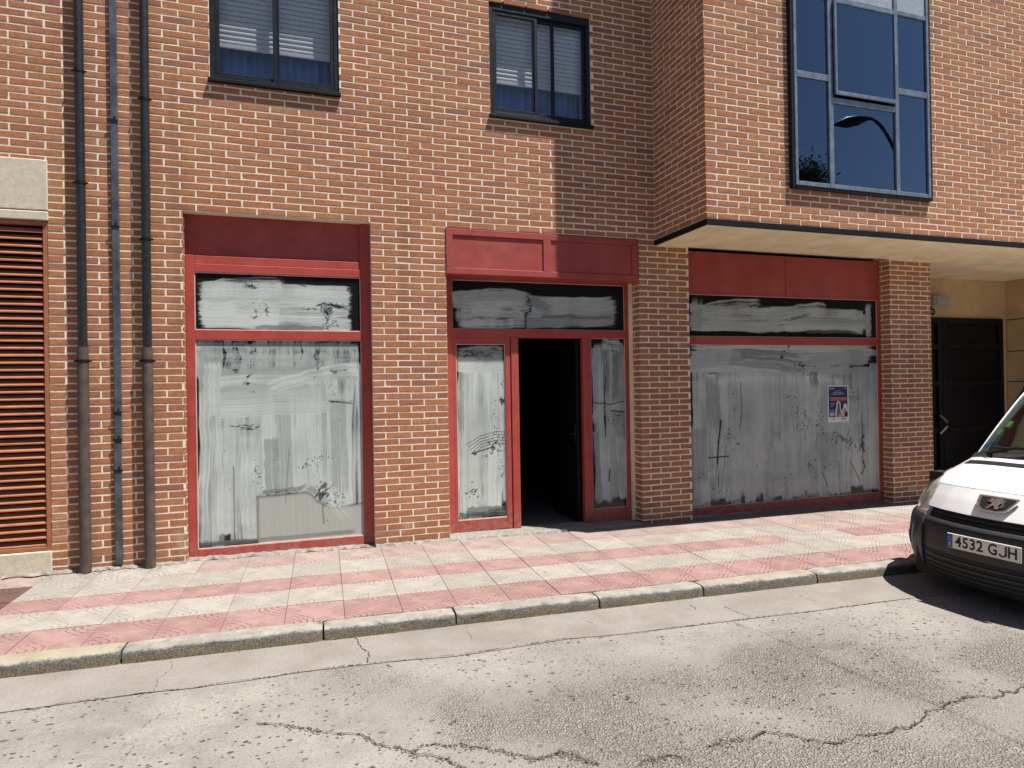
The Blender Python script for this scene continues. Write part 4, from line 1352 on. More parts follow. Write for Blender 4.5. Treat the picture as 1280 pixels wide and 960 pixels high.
# ---------------------------------------------------------------- upper windows
def upper_window(x0, x1, z0, z1, shut_z, splits, label, sashes):
    m = MB()
    y0, y1 = 0.012, 0.075
    t = 0.045
    m.box(x0 + .002, x0 + t, y0, y1, z0 + .02, z1 - .002, 0.003); m.box(x1 - t, x1 - .002, y0, y1, z0 + .02, z1 - .002, 0.003)
    m.box(x0 + t, x1 - t, y0, y1, z1 - t - .05, z1 - .002, 0.003)
    m.box(x0 + t, x1 - t, y0, y1, z0 + .02, z0 + .062, 0.003)
    fr = m.build('window', 'dark_frame', building)
    fr['label'] = label
    m = MB(); m.box(x0 - .012, x1 + .012, -0.040, 0.08, z0 - .014, z0 + .019, 0.004)
    m.build('sill', 'black_metal', fr)
    for a, b, yy in sashes:
        s_ = MB(); w_ = 0.034
        s_.box(a, a + w_, yy, yy + .028, z0 + .063, z1 - .096, 0.002); s_.box(b - w_, b, yy, yy + .028, z0 + .063, z1 - .096, 0.002)
        s_.box(a + w_, b - w_, yy, yy + .028, z0 + .063, z0 + .105, 0.002); s_.box(a + w_, b - w_, yy, yy + .028, z1 - .135, z1 - .096, 0.002)
        so = s_.build('sash', 'dark_frame', fr)
        g_ = MB(); g_.box(a + w_ - .002, b - w_ + .002, yy + .011, yy + .016, z0 + .10, z1 - .13)
        g_.build('pane', 'clear_glass', so)
    # roller shutter, half lowered
    pm = MB(); hs = 0.046
    seg = 5
    for i in range(seg + 1):
        t_ = i / seg
        zz = -hs / 2 + .002 + (hs - .004) * t_
        yy = -0.007 * sin(pi * t_)
        pm.v += [(x0 + .03, yy, zz), (x1 - .03, yy, zz)]
    for i in range(seg):
        pm.f.append((2 * i, 2 * i + 1, 2 * i + 3, 2 * i + 2))
    s0 = pm.build('slat', 'shutter', fr, smooth=True)
    k = 0
    z = shut_z + hs / 2
    while z < z1 + .02:
        o = s0 if k == 0 else link(s0.copy(), fr)
        o.location = (0, 0.145, z)
        z += hs; k += 1
    m = MB(); m.box(x0 + .02, x1 - .02, 0.136, 0.156, shut_z - .03, shut_z - .001, 0.003)
    m.build('bottom_slat', 'shutter', fr)
    bk = MB(); bk.box(x0 + .02, x1 - .02, 0.160, 0.163, shut_z, z1 + .02)
    bk.build('shutter_backing', 'room_dark', fr)
    cm = MB(); ns = 60
    for i in range(ns + 1):
        x = x0 + .05 + (x1 - x0 - .1) * i / ns
        y = 0.26 + 0.02 * sin(i * 1.3) + 0.012 * sin(i * 0.45 + 1)
        cm.v += [(x, y, z0 - .1), (x, y, z1)]
        if i: cm.f.append((2 * i - 2, 2 * i, 2 * i + 1, 2 * i - 1))
    cm.build('curtain', 'curtain', fr, smooth=True)
    rm = MB(); rm.box(x0 - .1, x1 + .1, 0.9, 1.0, z0 - .2, z1 + .1); rm.box(x0 - .15, x0 - .1, .31, 1, z0 - .2, z1 + .1); rm.box(x1 + .1, x1 + .15, .31, 1, z0 - .2, z1 + .1)
    rm.box(x0 - .15, x1 + .15, .31, 1, z1 + .1, z1 + .15); rm.box(x0 - .15, x1 + .15, .31, 1, z0 - .25, z0 - .2)
    rm.build('room', 'room_blue', fr)
    return fr
x0, x1, z0, z1 = WIN[0]
upper_window(x0, x1, z0, z1, 4.70, None, 'upper left window with half lowered pale shutter', [(x0 + .045, -0.040, .040), (-0.095, x1 - .045, .018)])
x0, x1, z0, z1 = WIN[1]
upper_window(x0, x1, z0, z1, 4.715, None, 'upper middle window half in shade with pale shutter', [(x0 + .045, 2.50, .018), (2.455, 2.70, .045), (2.665, x1 - .045, .044)])

# --- bay window
x0, x1, z0, z1 = BWIN
YB = BAYY - 0.055
m = MB()
m.box(x0 + .001, x0 + .035, YB + .008, BAYY + .15, z0 - .02, z1, 0.004); m.box(x1 - .035, x1 - .001, YB + .008, BAYY + .15, z0 - .02, z1, 0.004)
m.box(x0 + .035, x1 - .035, YB + .008, BAYY + .15, z0 - .02, z0 + .008, 0.004)
m.box(x0 + .035, x1 - .035, YB + .008, BAYY + .15, z1 - .04, z1, 0.004)
bwn = m.build('window', 'dark_frame', building)
bwn['label'] = 'large grey framed window of the brick bay'
m = MB()
ML, MR = 5.345, 6.225
for xa, xb in ((x0 + .036, x0 + .072), (ML - .040, ML + .020), (MR - .022, MR + .030), (x1 - .072, x1 - .036)):
    m.box(xa, xb, YB, BAYY + .02, z0 + .009, z1 - .041, 0.003)
for xa, xb in ((x0 + .0725, ML - .0405), (ML + .0205, MR - .0225), (MR + .0305, x1 - .0725)):
    m.box(xa, xb, YB + .002, BAYY + .02, z0 + .009, z0 + .050, 0.003)
    m.box(xa, xb, YB + .002, BAYY + .02, 5.455, 5.500, 0.003)
m.box(x0 + .0725, ML - .0405, YB + .002, BAYY + .02, 4.610, 4.672, 0.003)
m.box(MR + .0305, x1 - .0725, YB + .002, BAYY + .02, 4.600, 4.662, 0.003)
m.box(ML + .0205, MR - .0225, YB + .002, BAYY + .02, 4.395, 4.452, 0.003)
mull = m.build('mullion', 'grey_frame', bwn)
m = MB()                       # slightly opened top-hung sash
sa, sb_ = ML + .022, MR - .024
for q in ((sa, sa + .03, 4.475, 5.45), (sb_ - .03, sb_, 4.475, 5.45), (sa + .03, sb_ - .03, 4.475, 4.510), (sa + .03, sb_ - .03, 5.42, 5.45)):
    m.box(q[0], q[1], YB - .030, YB - .004, q[2], q[3], 0.003)
sash = m.build('sash', 'grey_frame', bwn)
def bpane(xa, xb, za, zb, yy, par=bwn):
    g_ = MB(); g_.box(xa, xb, yy, yy + .005, za, zb); g_.build('pane', 'tinted_glass', par)
bpane(sa + .028, sb_ - .028, 4.508, 5.422, YB - .018, sash)
bpane(x0 + .07, ML - .038, z0 + .048, 4.612, YB + .02); bpane(x0 + .07, ML - .038, 4.670, 5.458, YB + .02)
bpane(ML + .018, MR - .02, z0 + .048, 4.397, YB + .02)
bpane(MR + .028, x1 - .07, z0 + .048, 4.602, YB + .02); bpane(MR + .028, x1 - .07, 4.660, 5.458, YB + .02)
m = MB(); m.box(x0 + .0725, x1 - .0725, YB + .012, YB + .03, 5.501, z1 - .042, 0.003)
m.build('shutter_box', 'silver_panel', bwn)
def curtain(par, xa, xb, za, zb, y, amp=.02, mat='curtain'):
    cm = MB(); ns = 24
    for i in range(ns + 1):
        x = xa + (xb - xa) * i / ns
        yy = y + amp * sin(i * 1.5)
        cm.v += [(x, yy, za), (x, yy, zb)]
        if i: cm.f.append((2 * i - 2, 2 * i, 2 * i + 1, 2 * i - 1))
    cm.build('curtain', mat, par, smooth=True)
curtain(bwn, 4.93, 5.05, z0 + .02, z1 - .45, BAYY + .12, .01, 'shutter'); curtain(bwn, 6.42, 6.58, z0 + .35, z1 - .45, BAYY + .12, .015)
rm = MB()
rm.box(x0 - .1, x1 + .1, -0.10, -0.05, z0 - .2, z1 + .1); rm.box(x0 - .15, x0 - .1, BAYY + .255, -.05, z0 - .2, z1 + .1); rm.box(x1 + .1, x1 + .15, BAYY + .255, -.05, z0 - .2, z1 + .1)
rm.box(x0 - .15, x1 + .15, BAYY + .255, -.05, z1 + .1, z1 + .15); rm.box(x0 - .15, x1 + .15, BAYY + .255, -.05, z0 - .25, z0 - .2)
rm.build('room', 'bay_room', bwn)

# ================================================================ PIPES on the wall
def drainpipe(x_top, x_bot, brackets, label):
    t = empty('drainpipe', (x_bot, -0.06, pav_z(x_bot, 0)))
    o = t.location
    m = MB(); m.tube([(x_top - o.x, 0, 7.0 - o.z), (x_bot - o.x, 0, 1.90 - o.z)], 0.0350, 20)
    m.build('upper_pipe', 'pipe_black', t, smooth=True)
    m = MB(); m.tube([(0, 0, 1.905 - o.z), (0, 0, 1.82 - o.z)], [0.041, 0.0425], 20); m.tube([(0, 0, 1.82 - o.z), (0, 0, 0.0)], 0.0425, 20)
    m.build('lower_pipe', 'pipe_brown', t, smooth=True)
    for z in brackets:
        fx = x_top + (x_bot - x_top) * max(0, min(1, (7.0 - z) / 5.1))
        r_ = 0.039 if z > 1.9 else 0.0465
        m = MB(); m.tube([(fx - o.x, 0, z - .011 - o.z), (fx - o.x, 0, z + .011 - o.z)], r_, 20)
        m.box(fx - o.x - .010, fx - o.x + .010, r_ - .004, .062, z - .008 - o.z, z + .008 - o.z)
        for sgn in (-1, 1):
            m.tube([(fx - o.x + sgn * r_, -.004, z - o.z), (fx - o.x + sgn * (r_ + .016), -.004, z - o.z)], 0.008, 8)
        m.build('bracket', 'black_metal', t, smooth=True)
    tag(t, label, 'drainpipe', 'round drainpipes on the brick wall')
    return t
drainpipe(-1.612, -1.612, (4.205, 3.273, 1.79), 'round drainpipe nearest the louvred panel, black above and brown below')
drainpipe(-1.120, -1.136, (4.03, 2.83, 1.79), 'round drainpipe nearest the left shop window, black above and brown below')
cd = empty('cable_conduit', (-1.378, -0.001, pav_z(-1.37, 0) + .03))
tag(cd, 'thin square grey metal conduit between the two round drainpipes', 'conduit')
o = cd.location
for (za, zb, xx) in ((1.10, 7.0, 0.006), (0.0, 1.095, 0.0)):
    m = MB()
    m.box(xx - .027, xx + .027, -.030, -.0005, za - (o.z if za else 0), zb - o.z, 0.004)
    m.build('channel', 'conduit', cd)
for z in (3.83, 2.93, 1.35, 1.12, 0.86):
    m = MB(); m.box(-.031, .036, -.034, -.0302, z - .012 - o.z, z + .012 - o.z); m.tube([(.012, -.032, z + .03 - o.z), (.012, -.0375, z + .03 - o.z)], .009, 8)
    m.build('clip', 'dark_frame', cd)

# ================================================================ VAN
VX, VY, VYAW = 4.6, -3.006, 0.04
VZ = -0.2065
GR = road_z(VX, VY) - VZ                        # road level in the van's own frame
van = empty('white_van', (VX, VY, VZ))
bx = Vector((cos(VYAW), sin(VYAW), 0))          # towards the tail
ly = Vector((-sin(VYAW), cos(VYAW), 0))         # towards the kerb
van.rotation_euler = (0, 0, VYAW)               # local +x = tail, local +y = kerb side
tag(van, 'white panel van parked facing left at the kerb with black bumper', 'van')
HW = 0.885

def interp(tab, t):
    if t <= tab[0][0]: return tab[0][1]
    for (a, va), (b, vb) in zip(tab, tab[1:]):
        if t <= b:
            k = (t - a) / (b - a)
            k2 = k
            return va + (vb - va) * k2
    return tab[-1][1]
# plan bow: how far the nose falls back towards the side, by |lateral|
BOW = [(0.0, 0.0), (0.22, 0.018), (0.40, 0.065), (0.55, 0.135), (0.66, 0.205), (0.74, 0.275), (0.80, 0.355), (0.845, 0.46), (0.87, 0.57), (HW, 0.72)]
# centre profile s -> (back, height)
PROF = [(0.0, (0.10, 0.215)), (0.5, (0.035, 0.275)), (1.0, (0.010, 0.36)), (1.5, (0.0, 0.47)), (2.0, (0.010, 0.60)), (2.3, (0.030, 0.650)), (2.5, (0.060, 0.668)),
        (3.0, (0.085, 0.745)), (3.5, (0.145, 0.832)), (4.0, (0.215, 0.918)), (4.5, (0.36, 0.990)), (5.0, (0.54, 1.055)), (5.5, (0.70, 1.095)), (6.0, (0.78, 1.115)),
        (6.5, (1.02, 1.33)), (7.0, (1.30, 1.56)), (7.5, (1.60, 1.76)), (8.0, (1.95, 1.845)), (9.0, (2.6, 1.86)), (10.0, (4.45, 1.83))]
# how strongly plan bow acts, droop of the sides in height
BW = [(0, .96), (2.5, 1.0), (4.0, 1.0), (5.0, 0.95), (6.0, 0.80), (7.0, 0.66), (8.0, .5), (9, .2), (10, 0.0)]
DR = [(0, 0.0), (2.5, 0.0), (3.0, 0.02), (4.0, 0.06), (5.0, 0.085), (6.0, 0.05), (7.5, 0.03), (8.0, 0.06), (9, .10), (10, .10)]
NAR = [(0, .95), (1.5, 1.0), (4.0, 0.985), (5.0, 0.96), (6.0, 0.93), (7.0, .87), (8.0, .82), (9, .82), (10, .82)]
def S(s, l):
    """surface point: s along the profile, l lateral in -1..1"""
    b = interp([(a, q[0]) for a, q in PROF], s)
    z = interp([(a, q[1]) for a, q in PROF], s)
    al = abs(l) * HW
    b += interp(BOW, al) * interp(BW, s)
    z -= interp(DR, s) * (abs(l) ** 3)
    return Vector((b, l * HW * interp(NAR, s), z))

def patch(name, s0, s1, l0, l1, mat, ns=10, nl=16, out=0.0, thick=0.02, parent=van, smooth=True, lfun=None):
    vs, fs = [], []
    pts = []
    for i in range(ns + 1):
        s = s0 + (s1 - s0) * i / ns
        a, b = (l0, l1) if lfun is None else lfun(s)
        for j in range(nl + 1):
            pts.append((s, a + (b - a) * j / nl))
    e = 1e-3
    front, back = [], []
    for s, l in pts:
        P = S(s, l)
        du = S(s + .03, l) - S(s - .03, l)
        dv = S(s, l + .02) - S(s, l - .02)
        nn = du.cross(dv)
        if nn.length < 1e-9: nn = Vector((-1, 0, 0))
        nn.normalize()
        front.append(P + nn * out); back.append(P + nn * (out - thick))
    w = nl + 1
    k = len(front)
    vs = front + back
    for i in range(ns):
        for j in range(nl):
            a = i * w + j
            fs.append((a, a + 1, a + w + 1, a + w)); fs.append((k + a, k + a + w, k + a + w + 1, k + a + 1))
    rim = [j for j in range(w)] + [i * w + nl for i in range(1, ns + 1)] + [ns * w + j for j in range(nl - 1, -1, -1)] + [i * w for i in range(ns - 1, 0, -1)]
    for a, b in zip(rim, rim[1:] + rim[:1]):
        fs.append((a, a + k, b + k, b))
    o = mesh_obj(name, vs, fs, mat, parent, smooth)
    bm = bmesh.new(); bm.from_mesh(o.data); bmesh.ops.recalc_face_normals(bm, faces=bm.faces); bm.to_mesh(o.data); bm.free()
    if smooth: o.data.set_sharp_from_angle(angle=radians(35))
    return o

# black shell behind every gap
patch('inner_shell', 0.0, 6.0, -0.985, 0.985, 'van_black', 30, 40, out=-0.035, thick=0.03)
# bumper: lower lip, body and corner pieces
bumper = patch('bumper', 0.0, 2.42, -1.0, 1.0, 'van_plastic', 16, 48, out=0.0, thick=0.03)
# lower intake and slats in the bumper centre
patch('intake', 0.42, 1.36, -0.59, 0.59, 'van_black', 4, 20, out=0.003, thick=0.004, parent=bumper)
for q in (0.56, 0.76, 0.96, 1.16):
    patch('slat', q, q + .06, -0.58, 0.58, 'van_plastic', 1, 20, out=0.010, thick=0.008, parent=bumper)
for sg in (-1, 1):
    patch('fog_recess', 0.95, 1.80, 0.74 * sg, 0.90 * sg, 'van_black', 8, 8, out=0.019, thick=0.004, parent=bumper, lfun=(lambda s, sg=sg: (sg * (0.80 - 0.05 * (s - .95)), sg * (0.90 + 0.03 * (s - .95)))))
    patch('fog_rim', 0.90, 1.88, 0.775 * sg, 0.793 * sg, 'silver_panel', 8, 2, out=0.021, thick=0.010, parent=bumper, lfun=(lambda s, sg=sg: (sg * (0.785 - 0.05 * (s - .95)), sg * (0.797 - 0.05 * (s - .95)))))
    patch('fog_lamp', 1.2, 1.6, 0.81 * sg, 0.87 * sg, 'van_plastic', 4, 4, out=0.024, thick=0.006, parent=bumper)
for sg in (-1, 1):
    patch('bumper_corner', 0.25, 2.43, 0.655 * sg, 1.0 * sg, 'van_plastic', 14, 14, out=0.016, thick=0.03, parent=bumper, lfun=lambda s, sg=sg: (sg * (0.60 + 0.03 * abs(s - 1.6)), sg * 1.0))
# grille
grille = patch('grille', 2.44, 2.98, -0.62, 0.62, 'van_black', 4, 24, out=-0.030, thick=0.01)
for q in (2.56, 2.76):
    patch('slat', q, q + .06, -0.61, 0.61, 'van_plastic', 2, 24, out=-0.012, thick=0.018, parent=grille)
patch('bumper_lip', 2.26, 2.44, -0.60, 0.60, 'van_plastic', 3, 28, out=0.010, thick=0.03, parent=bumper)
# white nose panel
def nose_l(s):
    k = (s - 2.98) / (3.985 - 2.98)
    return (-(0.745 + 0.0 * k - 0.005), 0.745)
nose = patch('nose_panel', 2.98, 3.985, -0.64, 0.64, 'van_white', 10, 28, out=0.0, thick=0.03)
# bonnet
def bonnet_l(s): return 0.64 + 0.245 * min(1, max(0, (s - 4.005) / .9)) ** .8
bonnet = patch('bonnet', 4.005, 5.585, -0.87, 0.87, 'van_white', 14, 36, out=0.002, thick=0.03,
               lfun=lambda s: (-bonnet_l(s), bonnet_l(s)))
patch('vent_slit', 5.05, 5.28, -0.74, 0.74, 'van_black', 3, 30, out=0.007, thick=0.006, parent=bonnet)
# cowl
cowl = patch('cowl', 5.60, 6.06, -0.965, 0.965, 'van_plastic', 4, 36, out=-0.006, thick=0.03)
# fenders
for sg in (-1, 1):
    patch('fender', 4.45, 6.0, 0.885 * sg, 1.0 * sg, 'van_white', 12, 8, out=0.001, thick=0.03,
          lfun=lambda s, sg=sg: (sg * (bonnet_l(s) + .005 + (0 if s < 5.6 else 0.07 * (s - 5.6) / .4)), sg * 1.0))
# headlights
n = NT('headlight_inner')
o_ = n.obj()
a = n.noise(o_, 14, 4, 0.6, 1.2)
n.set(n.mix(n.step(a, 0.35, 0.65), (0.46, 0.445, 0.39), (0.82, 0.80, 0.72)), 0.35, 0.5, 0.0)
MAT['headlight_inner'] = n.m
for sg in (-1, 1):
    hin = lambda s: 0.650 if s < 4.0 else bonnet_l(s) + .012
    hl = patch('headlight', 2.70, 4.80, 0.76 * sg, 0.99 * sg, 'headlight_inner', 18, 14, out=-0.010, thick=0.03,
               lfun=lambda s, sg=sg: (sg * hin(s), sg * max(hin(s) + .02, 0.985 - 0.055 * max(0, s - 3.6))))
    patch('lens', 2.72, 4.78, 0.76 * sg, 0.99 * sg, 'lens_glass', 18, 14, out=0.008, thick=0.004, parent=hl,
          lfun=lambda s, sg=sg: (sg * (hin(s) + .003), sg * max(hin(s) + .018, 0.983 - 0.055 * max(0, s - 3.6))))
    patch('lamp_trim', 2.45, 2.69, 0.64 * sg, 0.985 * sg, 'plate_white', 3, 14, out=0.004, thick=0.03, parent=hl)
    m = MB(); c0 = S(3.3, 0.76 * sg)
    cn = (S(3.6, .76 * sg) - S(3.0, .76 * sg)).cross(S(3.3, .8 * sg) - S(3.3, .72 * sg)).normalized()
    if cn.x > 0: cn = -cn
    m.tube([c0 - cn * .02, c0 + cn * 0.002], [0.030, 0.046], 16)
    m.build('reflector', 'chrome', hl, smooth=True)
# windscreen and pillars
ws = patch('windscreen', 6.06, 7.75, -0.90, 0.90, 'screen_glass', 16, 30, out=-0.004, thick=0.006, lfun=lambda s: (-0.955 + .012 * (s - 6), 0.955 - .012 * (s - 6)))
for sg in (-1, 1):
    patch('pillar', 5.90, 8.0, 0.955 * sg, 1.0 * sg, 'van_white', 16, 4, out=0.006, thick=0.05, lfun=lambda s, sg=sg: (sg * (0.945 - .012 * (s - 6)), sg * 1.0))
patch('roof', 7.75, 10.0, -1.0, 1.0, 'van_white', 24, 24, out=0.0, thick=0.03)
# wipers
for (l_a, l_b, s_b) in ((0.60, 0.05, 6.10), (-0.10, -0.70, 6.12)):
    A_, B_ = S(5.85, l_a) + Vector((-.01, 0, .025)), S(s_b, l_b) + Vector((-.02, 0, .02))
    M_ = A_.lerp(B_, .5) + Vector((-.02, 0, .035))
    m = MB(); m.tube([A_, M_, B_], 0.011, 6); m.tube([A_ + Vector((0, 0, -.03)), A_ + Vector((0, 0, .015))], .022, 10)
    m.tube([M_ + Vector((.012, 0.20, -.012)), M_ + Vector((.01, -.30, -.005))], 0.008, 6)
    m.build('wiper', 'van_black', cowl, smooth=True)
# stickers inside the screen
def sticker(mat, s, l, w_, h_):
    vs = [S(s + a * h_, l + b * w_) + Vector((0.012, 0, 0)) for a, b in ((-1, -1), (-1, 1), (1, 1), (1, -1))]
    vs2 = [v_ + Vector((.003, 0, 0)) for v_ in vs]
    mesh_obj('sticker', vs + vs2, [(0, 1, 2, 3), (7, 6, 5, 4), (0, 1, 5, 4), (1, 2, 6, 5), (2, 3, 7, 6), (3, 0, 4, 7)], mat, ws)
sticker('sticker_blue', 6.16, 0.83, .035, .03)
sticker('sticker_blue', 6.19, 0.755, .025, .03)
sticker('sticker_green', 6.42, 0.76, .030, .05)
sticker('sticker_green', 6.56, 0.70, .028, .05)
# body sides with wheel arches, sills
TOPC = [(S(2.0 + .1 * k, 1.0).x, S(2.0 + .1 * k, 1.0).z) for k in range(81)]
def side(sg):
    vs, fs = [], []
    xs = [0.74 + (4.45 - 0.74) * i / 60 for i in range(61)]
    hs = [0.0, 0.12, 0.25, 0.4, 0.55, 0.7, 0.8, 0.88, 0.94, 1.0]
    R, wx = 0.36, (0.98, 3.70)
    for x in xs:
        # top of the side at this station follows the fender, pillar and roof line
        zt = interp(TOPC, x)
        zb = 0.24 + GR
        for w_ in wx:
            d = abs(x - w_)
            if d < R: zb = max(zb, 0.30 + GR + math.sqrt(R * R - d * d))
        zb = min(zb, zt - .05)
        for h in hs:
            z = zb + (zt - zb) * h
            tum = HW * (.995 if z < .85 else .995 - 0.18 * min(1, (z - .85) / .90) ** 1.1)
            vs.append(Vector((x, sg * tum, z)))
    m_ = len(hs)
    for i in range(len(xs) - 1):
        for j in range(m_ - 1):
            fs.append((i * m_ + j, (i + 1) * m_ + j, (i + 1) * m_ + j + 1, i * m_ + j + 1))
    o = mesh_obj('side_panel', vs, fs, 'van_white', van, True)
    so = o.modifiers.new('thick', 'SOLIDIFY'); so.thickness = 0.03; so.offset = -sg
    # side windows
    for xa, xb, za, zb in ((1.62, 2.35, 1.10, 1.62),):
        m = MB(); k = []
        for x, z in ((xa - .30, za), (xb, za), (xb, zb), (xa + .10, zb)):
            tum = HW * (1.0 - 0.19 * min(1, max(0, (z - .95) / .83)) ** 1.5) + .004
            k.append((x, sg * tum, z))
        k2 = [(x, y - sg * .008, z) for x, y, z in k]
        mesh_obj('side_window', k + k2, [(0, 1, 2, 3), (7, 6, 5, 4), (0, 1, 5, 4), (1, 2, 6, 5), (2, 3, 7, 6), (3, 0, 4, 7)], 'door_glass', van)
    m = MB(); m.box(1.02 + .4, 3.3, sg * HW - .02 * sg, sg * (HW + .015), 0.44, 0.53, 0.006); m.build('rub_strip', 'van_plastic', van)
    m = MB(); m.box(1.95, 2.08, sg * (HW - .03), sg * (HW + .15), 1.10, 1.32, 0.04); m.build('mirror', 'van_plastic', van)
    m = MB(); m.box(2.22, 2.36, sg * HW, sg * (HW + .03), 0.92, 0.95, 0.008); m.build('door_handle', 'van_plastic', van)
    for w_ in wx:
        m = MB(); m.tube([(w_, sg * (HW - .21), .30 + GR), (w_, sg * (HW - .20), .30 + GR), (w_, sg * (HW - .03), .30 + GR), (w_, sg * (HW - .02), .30 + GR)], [.27, .305, .305, .27], 28)
        wh = m.build('wheel', 'rubber', van, smooth=True)
        m = MB(); m.tube([(w_, sg * (HW - .06), .30 + GR), (w_, sg * (HW - .012), .30 + GR)], [.20, .19], 24); m.build('rim', 'silver_panel', wh, smooth=True)
for sg in (-1, 1): side(sg)
m = MB(); m.box(0.75, 4.40, -HW + .22, HW - .22, 0.26, 0.36); m.box(0.16, 0.749, -.62, .62, 0.22, 0.60); m.box(.62, .749, -.84, .84, .28, .95); m.build('underbody', 'van_black', van)
m = MB(); m.box(4.40, 4.47, -HW * .82, HW * .82, 0.95, 1.74, 0.02); m.box(4.40, 4.47, -HW, HW, 0.3, 0.95, 0.02); m.build('rear_door', 'van_white', van)
m = MB(); m.box(4.44, 4.56, -HW, HW, 0.25, 0.45, 0.03); m.build('rear_bumper', 'van_plastic', van)
m = MB(); m.box(1.3, 4.35, -HW + .05, HW - .05, 0.35, 0.42); m.build('floor', 'van_black', van)
for l_ in (-.42, .42):
    m = MB(); m.box(1.75, 2.25, l_ - .25, l_ + .25, .55, .75, .05); m.box(2.15, 2.30, l_ - .25, l_ + .25, .75, 1.40, .05); m.box(2.17, 2.28, l_ - .13, l_ + .13, 1.41, 1.60, .04)
    m.build('seat', 'van_black', van)
m = MB(); m.box(0.98, 1.35, -.76, .76, .95, 1.10, .04); m.build('dashboard', 'van_plastic', van)
m = MB(); m.box(2.42, 2.45, -.70, .70, .45, 1.76); m.build('bulkhead', 'curtain', van)
# number plate
PLW, PLH = 0.248, 0.0525
plate = MB(); plate.box(-.014, -.004, -PLW, PLW, -PLH, PLH, 0.003)
pl = plate.build('number_plate', 'plate_white', van)
pl.location = (0.0, 0.0, 0.555); pl.rotation_euler = (0, radians(2), 0)
m = MB(); m.box(-.0152, -.0142, PLW - .042, PLW - .003, -PLH + .003, PLH - .003); m.build('country_band', 'plate_blue', pl)
def put_text(s_, size, yc, zc, mat, sx=1.0):
    me = text_mesh(s_, size, 0.0, 0.0022 if size > .05 else 0.0)
    me.materials.clear(); me.materials.append(MAT[mat])
    t = bpy.data.objects.new('characters', me)
    # text x runs to the viewer's right = local -y ; text y = local z ; facing -x
    t.rotation_euler = Matrix(((0, 0, -1), (-1, 0, 0), (0, 1, 0))).to_euler()
    t.location = (-.0156, yc, zc)
    t.scale = (sx, 1, 1)
    link(t, pl)
    return t
put_text('4532', 0.104, 0.090, -0.002, 'ink', 0.88)
put_text('G', 0.104, -0.070, -0.002, 'ink', 0.84)
put_text('H', 0.104, -0.196, -0.002, 'ink', 0.88)
_j = [(.016, .037), (.028, .037), (.028, -.018), (.022, -.031), (.010, -.0375), (-.008, -.0375), (-.020, -.030), (-.025, -.018), (-.014, -.015), (-.010, -.023), (-.003, -.027), (.006, -.027), (.013, -.022), (.016, -.014)]
_jv = [(-.0156, -.133 - x, y) for x, y in _j] + [(-.0142, -.133 - x, y) for x, y in _j]
_k = len(_j)
_jo = mesh_obj('characters', _jv, [tuple(range(_k)), tuple(range(2 * _k - 1, _k - 1, -1))] + [(i, (i + 1) % _k, (i + 1) % _k + _k, i + _k) for i in range(_k)], 'ink', pl)
bm = bmesh.new(); bm.from_mesh(_jo.data); bmesh.ops.recalc_face_normals(bm, faces=bm.faces); bmesh.ops.triangulate(bm, faces=[f_ for f_ in bm.faces if len(f_.verts) > 4]); bm.to_mesh(_jo.data); bm.free()
put_text('E', 0.034, PLW - .0225, -0.026, 'plate_white')
for k in range(12):
    t_ = 2 * pi * k / 12
    m = MB(); m.box(-.0160, -.0154, PLW - .0225 + .012 * cos(t_) - .0014, PLW - .0225 + .012 * cos(t_) + .0014, .016 + .012 * sin(t_) - .0014, .016 + .012 * sin(t_) + .0014)
    m.build('star', 'sticker_green', pl)
# badge: shield-shaped chrome rim, black field, rearing animal emblem
bc = S(3.52, 0.0); bt = (S(3.9, 0) - S(3.1, 0)).normalized()
bn = Vector((-bt.z, 0, bt.x))
bad = empty('badge'); bad.parent = van
bad.matrix_parent_inverse = Matrix.Identity(4)
bad.matrix_local = Matrix(((0, bt.x, bn.x, bc.x + bn.x * .004), (-1, 0, 0, 0), (0, bt.z, bn.z, bc.z + bn.z * .004), (0, 0, 0, 1)))
def plate2d(name, pts, z0_, z1_, mat, parent):
    k = len(pts)
    vs = [(x, y, z1_) for x, y in pts] + [(x * 1.0, y, z0_) for x, y in pts]
    fs = [tuple(range(k)), tuple(range(2 * k - 1, k - 1, -1))] + [(i, (i + 1) % k, (i + 1) % k + k, i + k) for i in range(k)]
    o = mesh_obj(name, vs, fs, mat, parent)
    bm = bmesh.new(); bm.from_mesh(o.data); bmesh.ops.recalc_face_normals(bm, faces=bm.faces); bmesh.ops.triangulate(bm, faces=[f_ for f_ in bm.faces if len(f_.verts) > 4]); bm.to_mesh(o.data); bm.free()
    return o
shield = [(-.125, .060), (.135, .060), (.140, .050), (.095, -.035), (.070, -.058), (.030, -.068), (-.050, -.068), (-.095, -.060), (-.120, -.040), (-.128, 0.0), (-.130, .050)]
plate2d('rim', shield, 0.0, .012, 'chrome', bad)
plate2d('field', [(x * .84 + .002, y * .80) for x, y in shield], .0125, .014, 'ink', bad)
lion = [(-.050, -.046), (-.030, -.046), (-.022, -.028), (-.005, -.018), (.008, -.030), (.004, -.044), (.030, -.044), (.034, -.032), (.026, -.020), (.030, -.004), (.044, .010), (.046, .030),
        (.036, .044), (.020, .046), (.010, .038), (.000, .040), (-.012, .034), (-.034, .040), (-.044, .034), (-.030, .024), (-.046, .022), (-.054, .012), (-.036, .008), (-.022, .004), (-.020, -.008), (-.034, -.018), (-.040, -.034)]
plate2d('emblem', lion, .0145, .020, 'chrome', bad)
tail = [(.034, -.030), (.046, -.028), (.056, -.012), (.054, .010), (.062, .028), (.056, .034), (.046, .012), (.048, -.010), (.040, -.022)]
plate2d('emblem', tail, .0145, .019, 'chrome', bad)

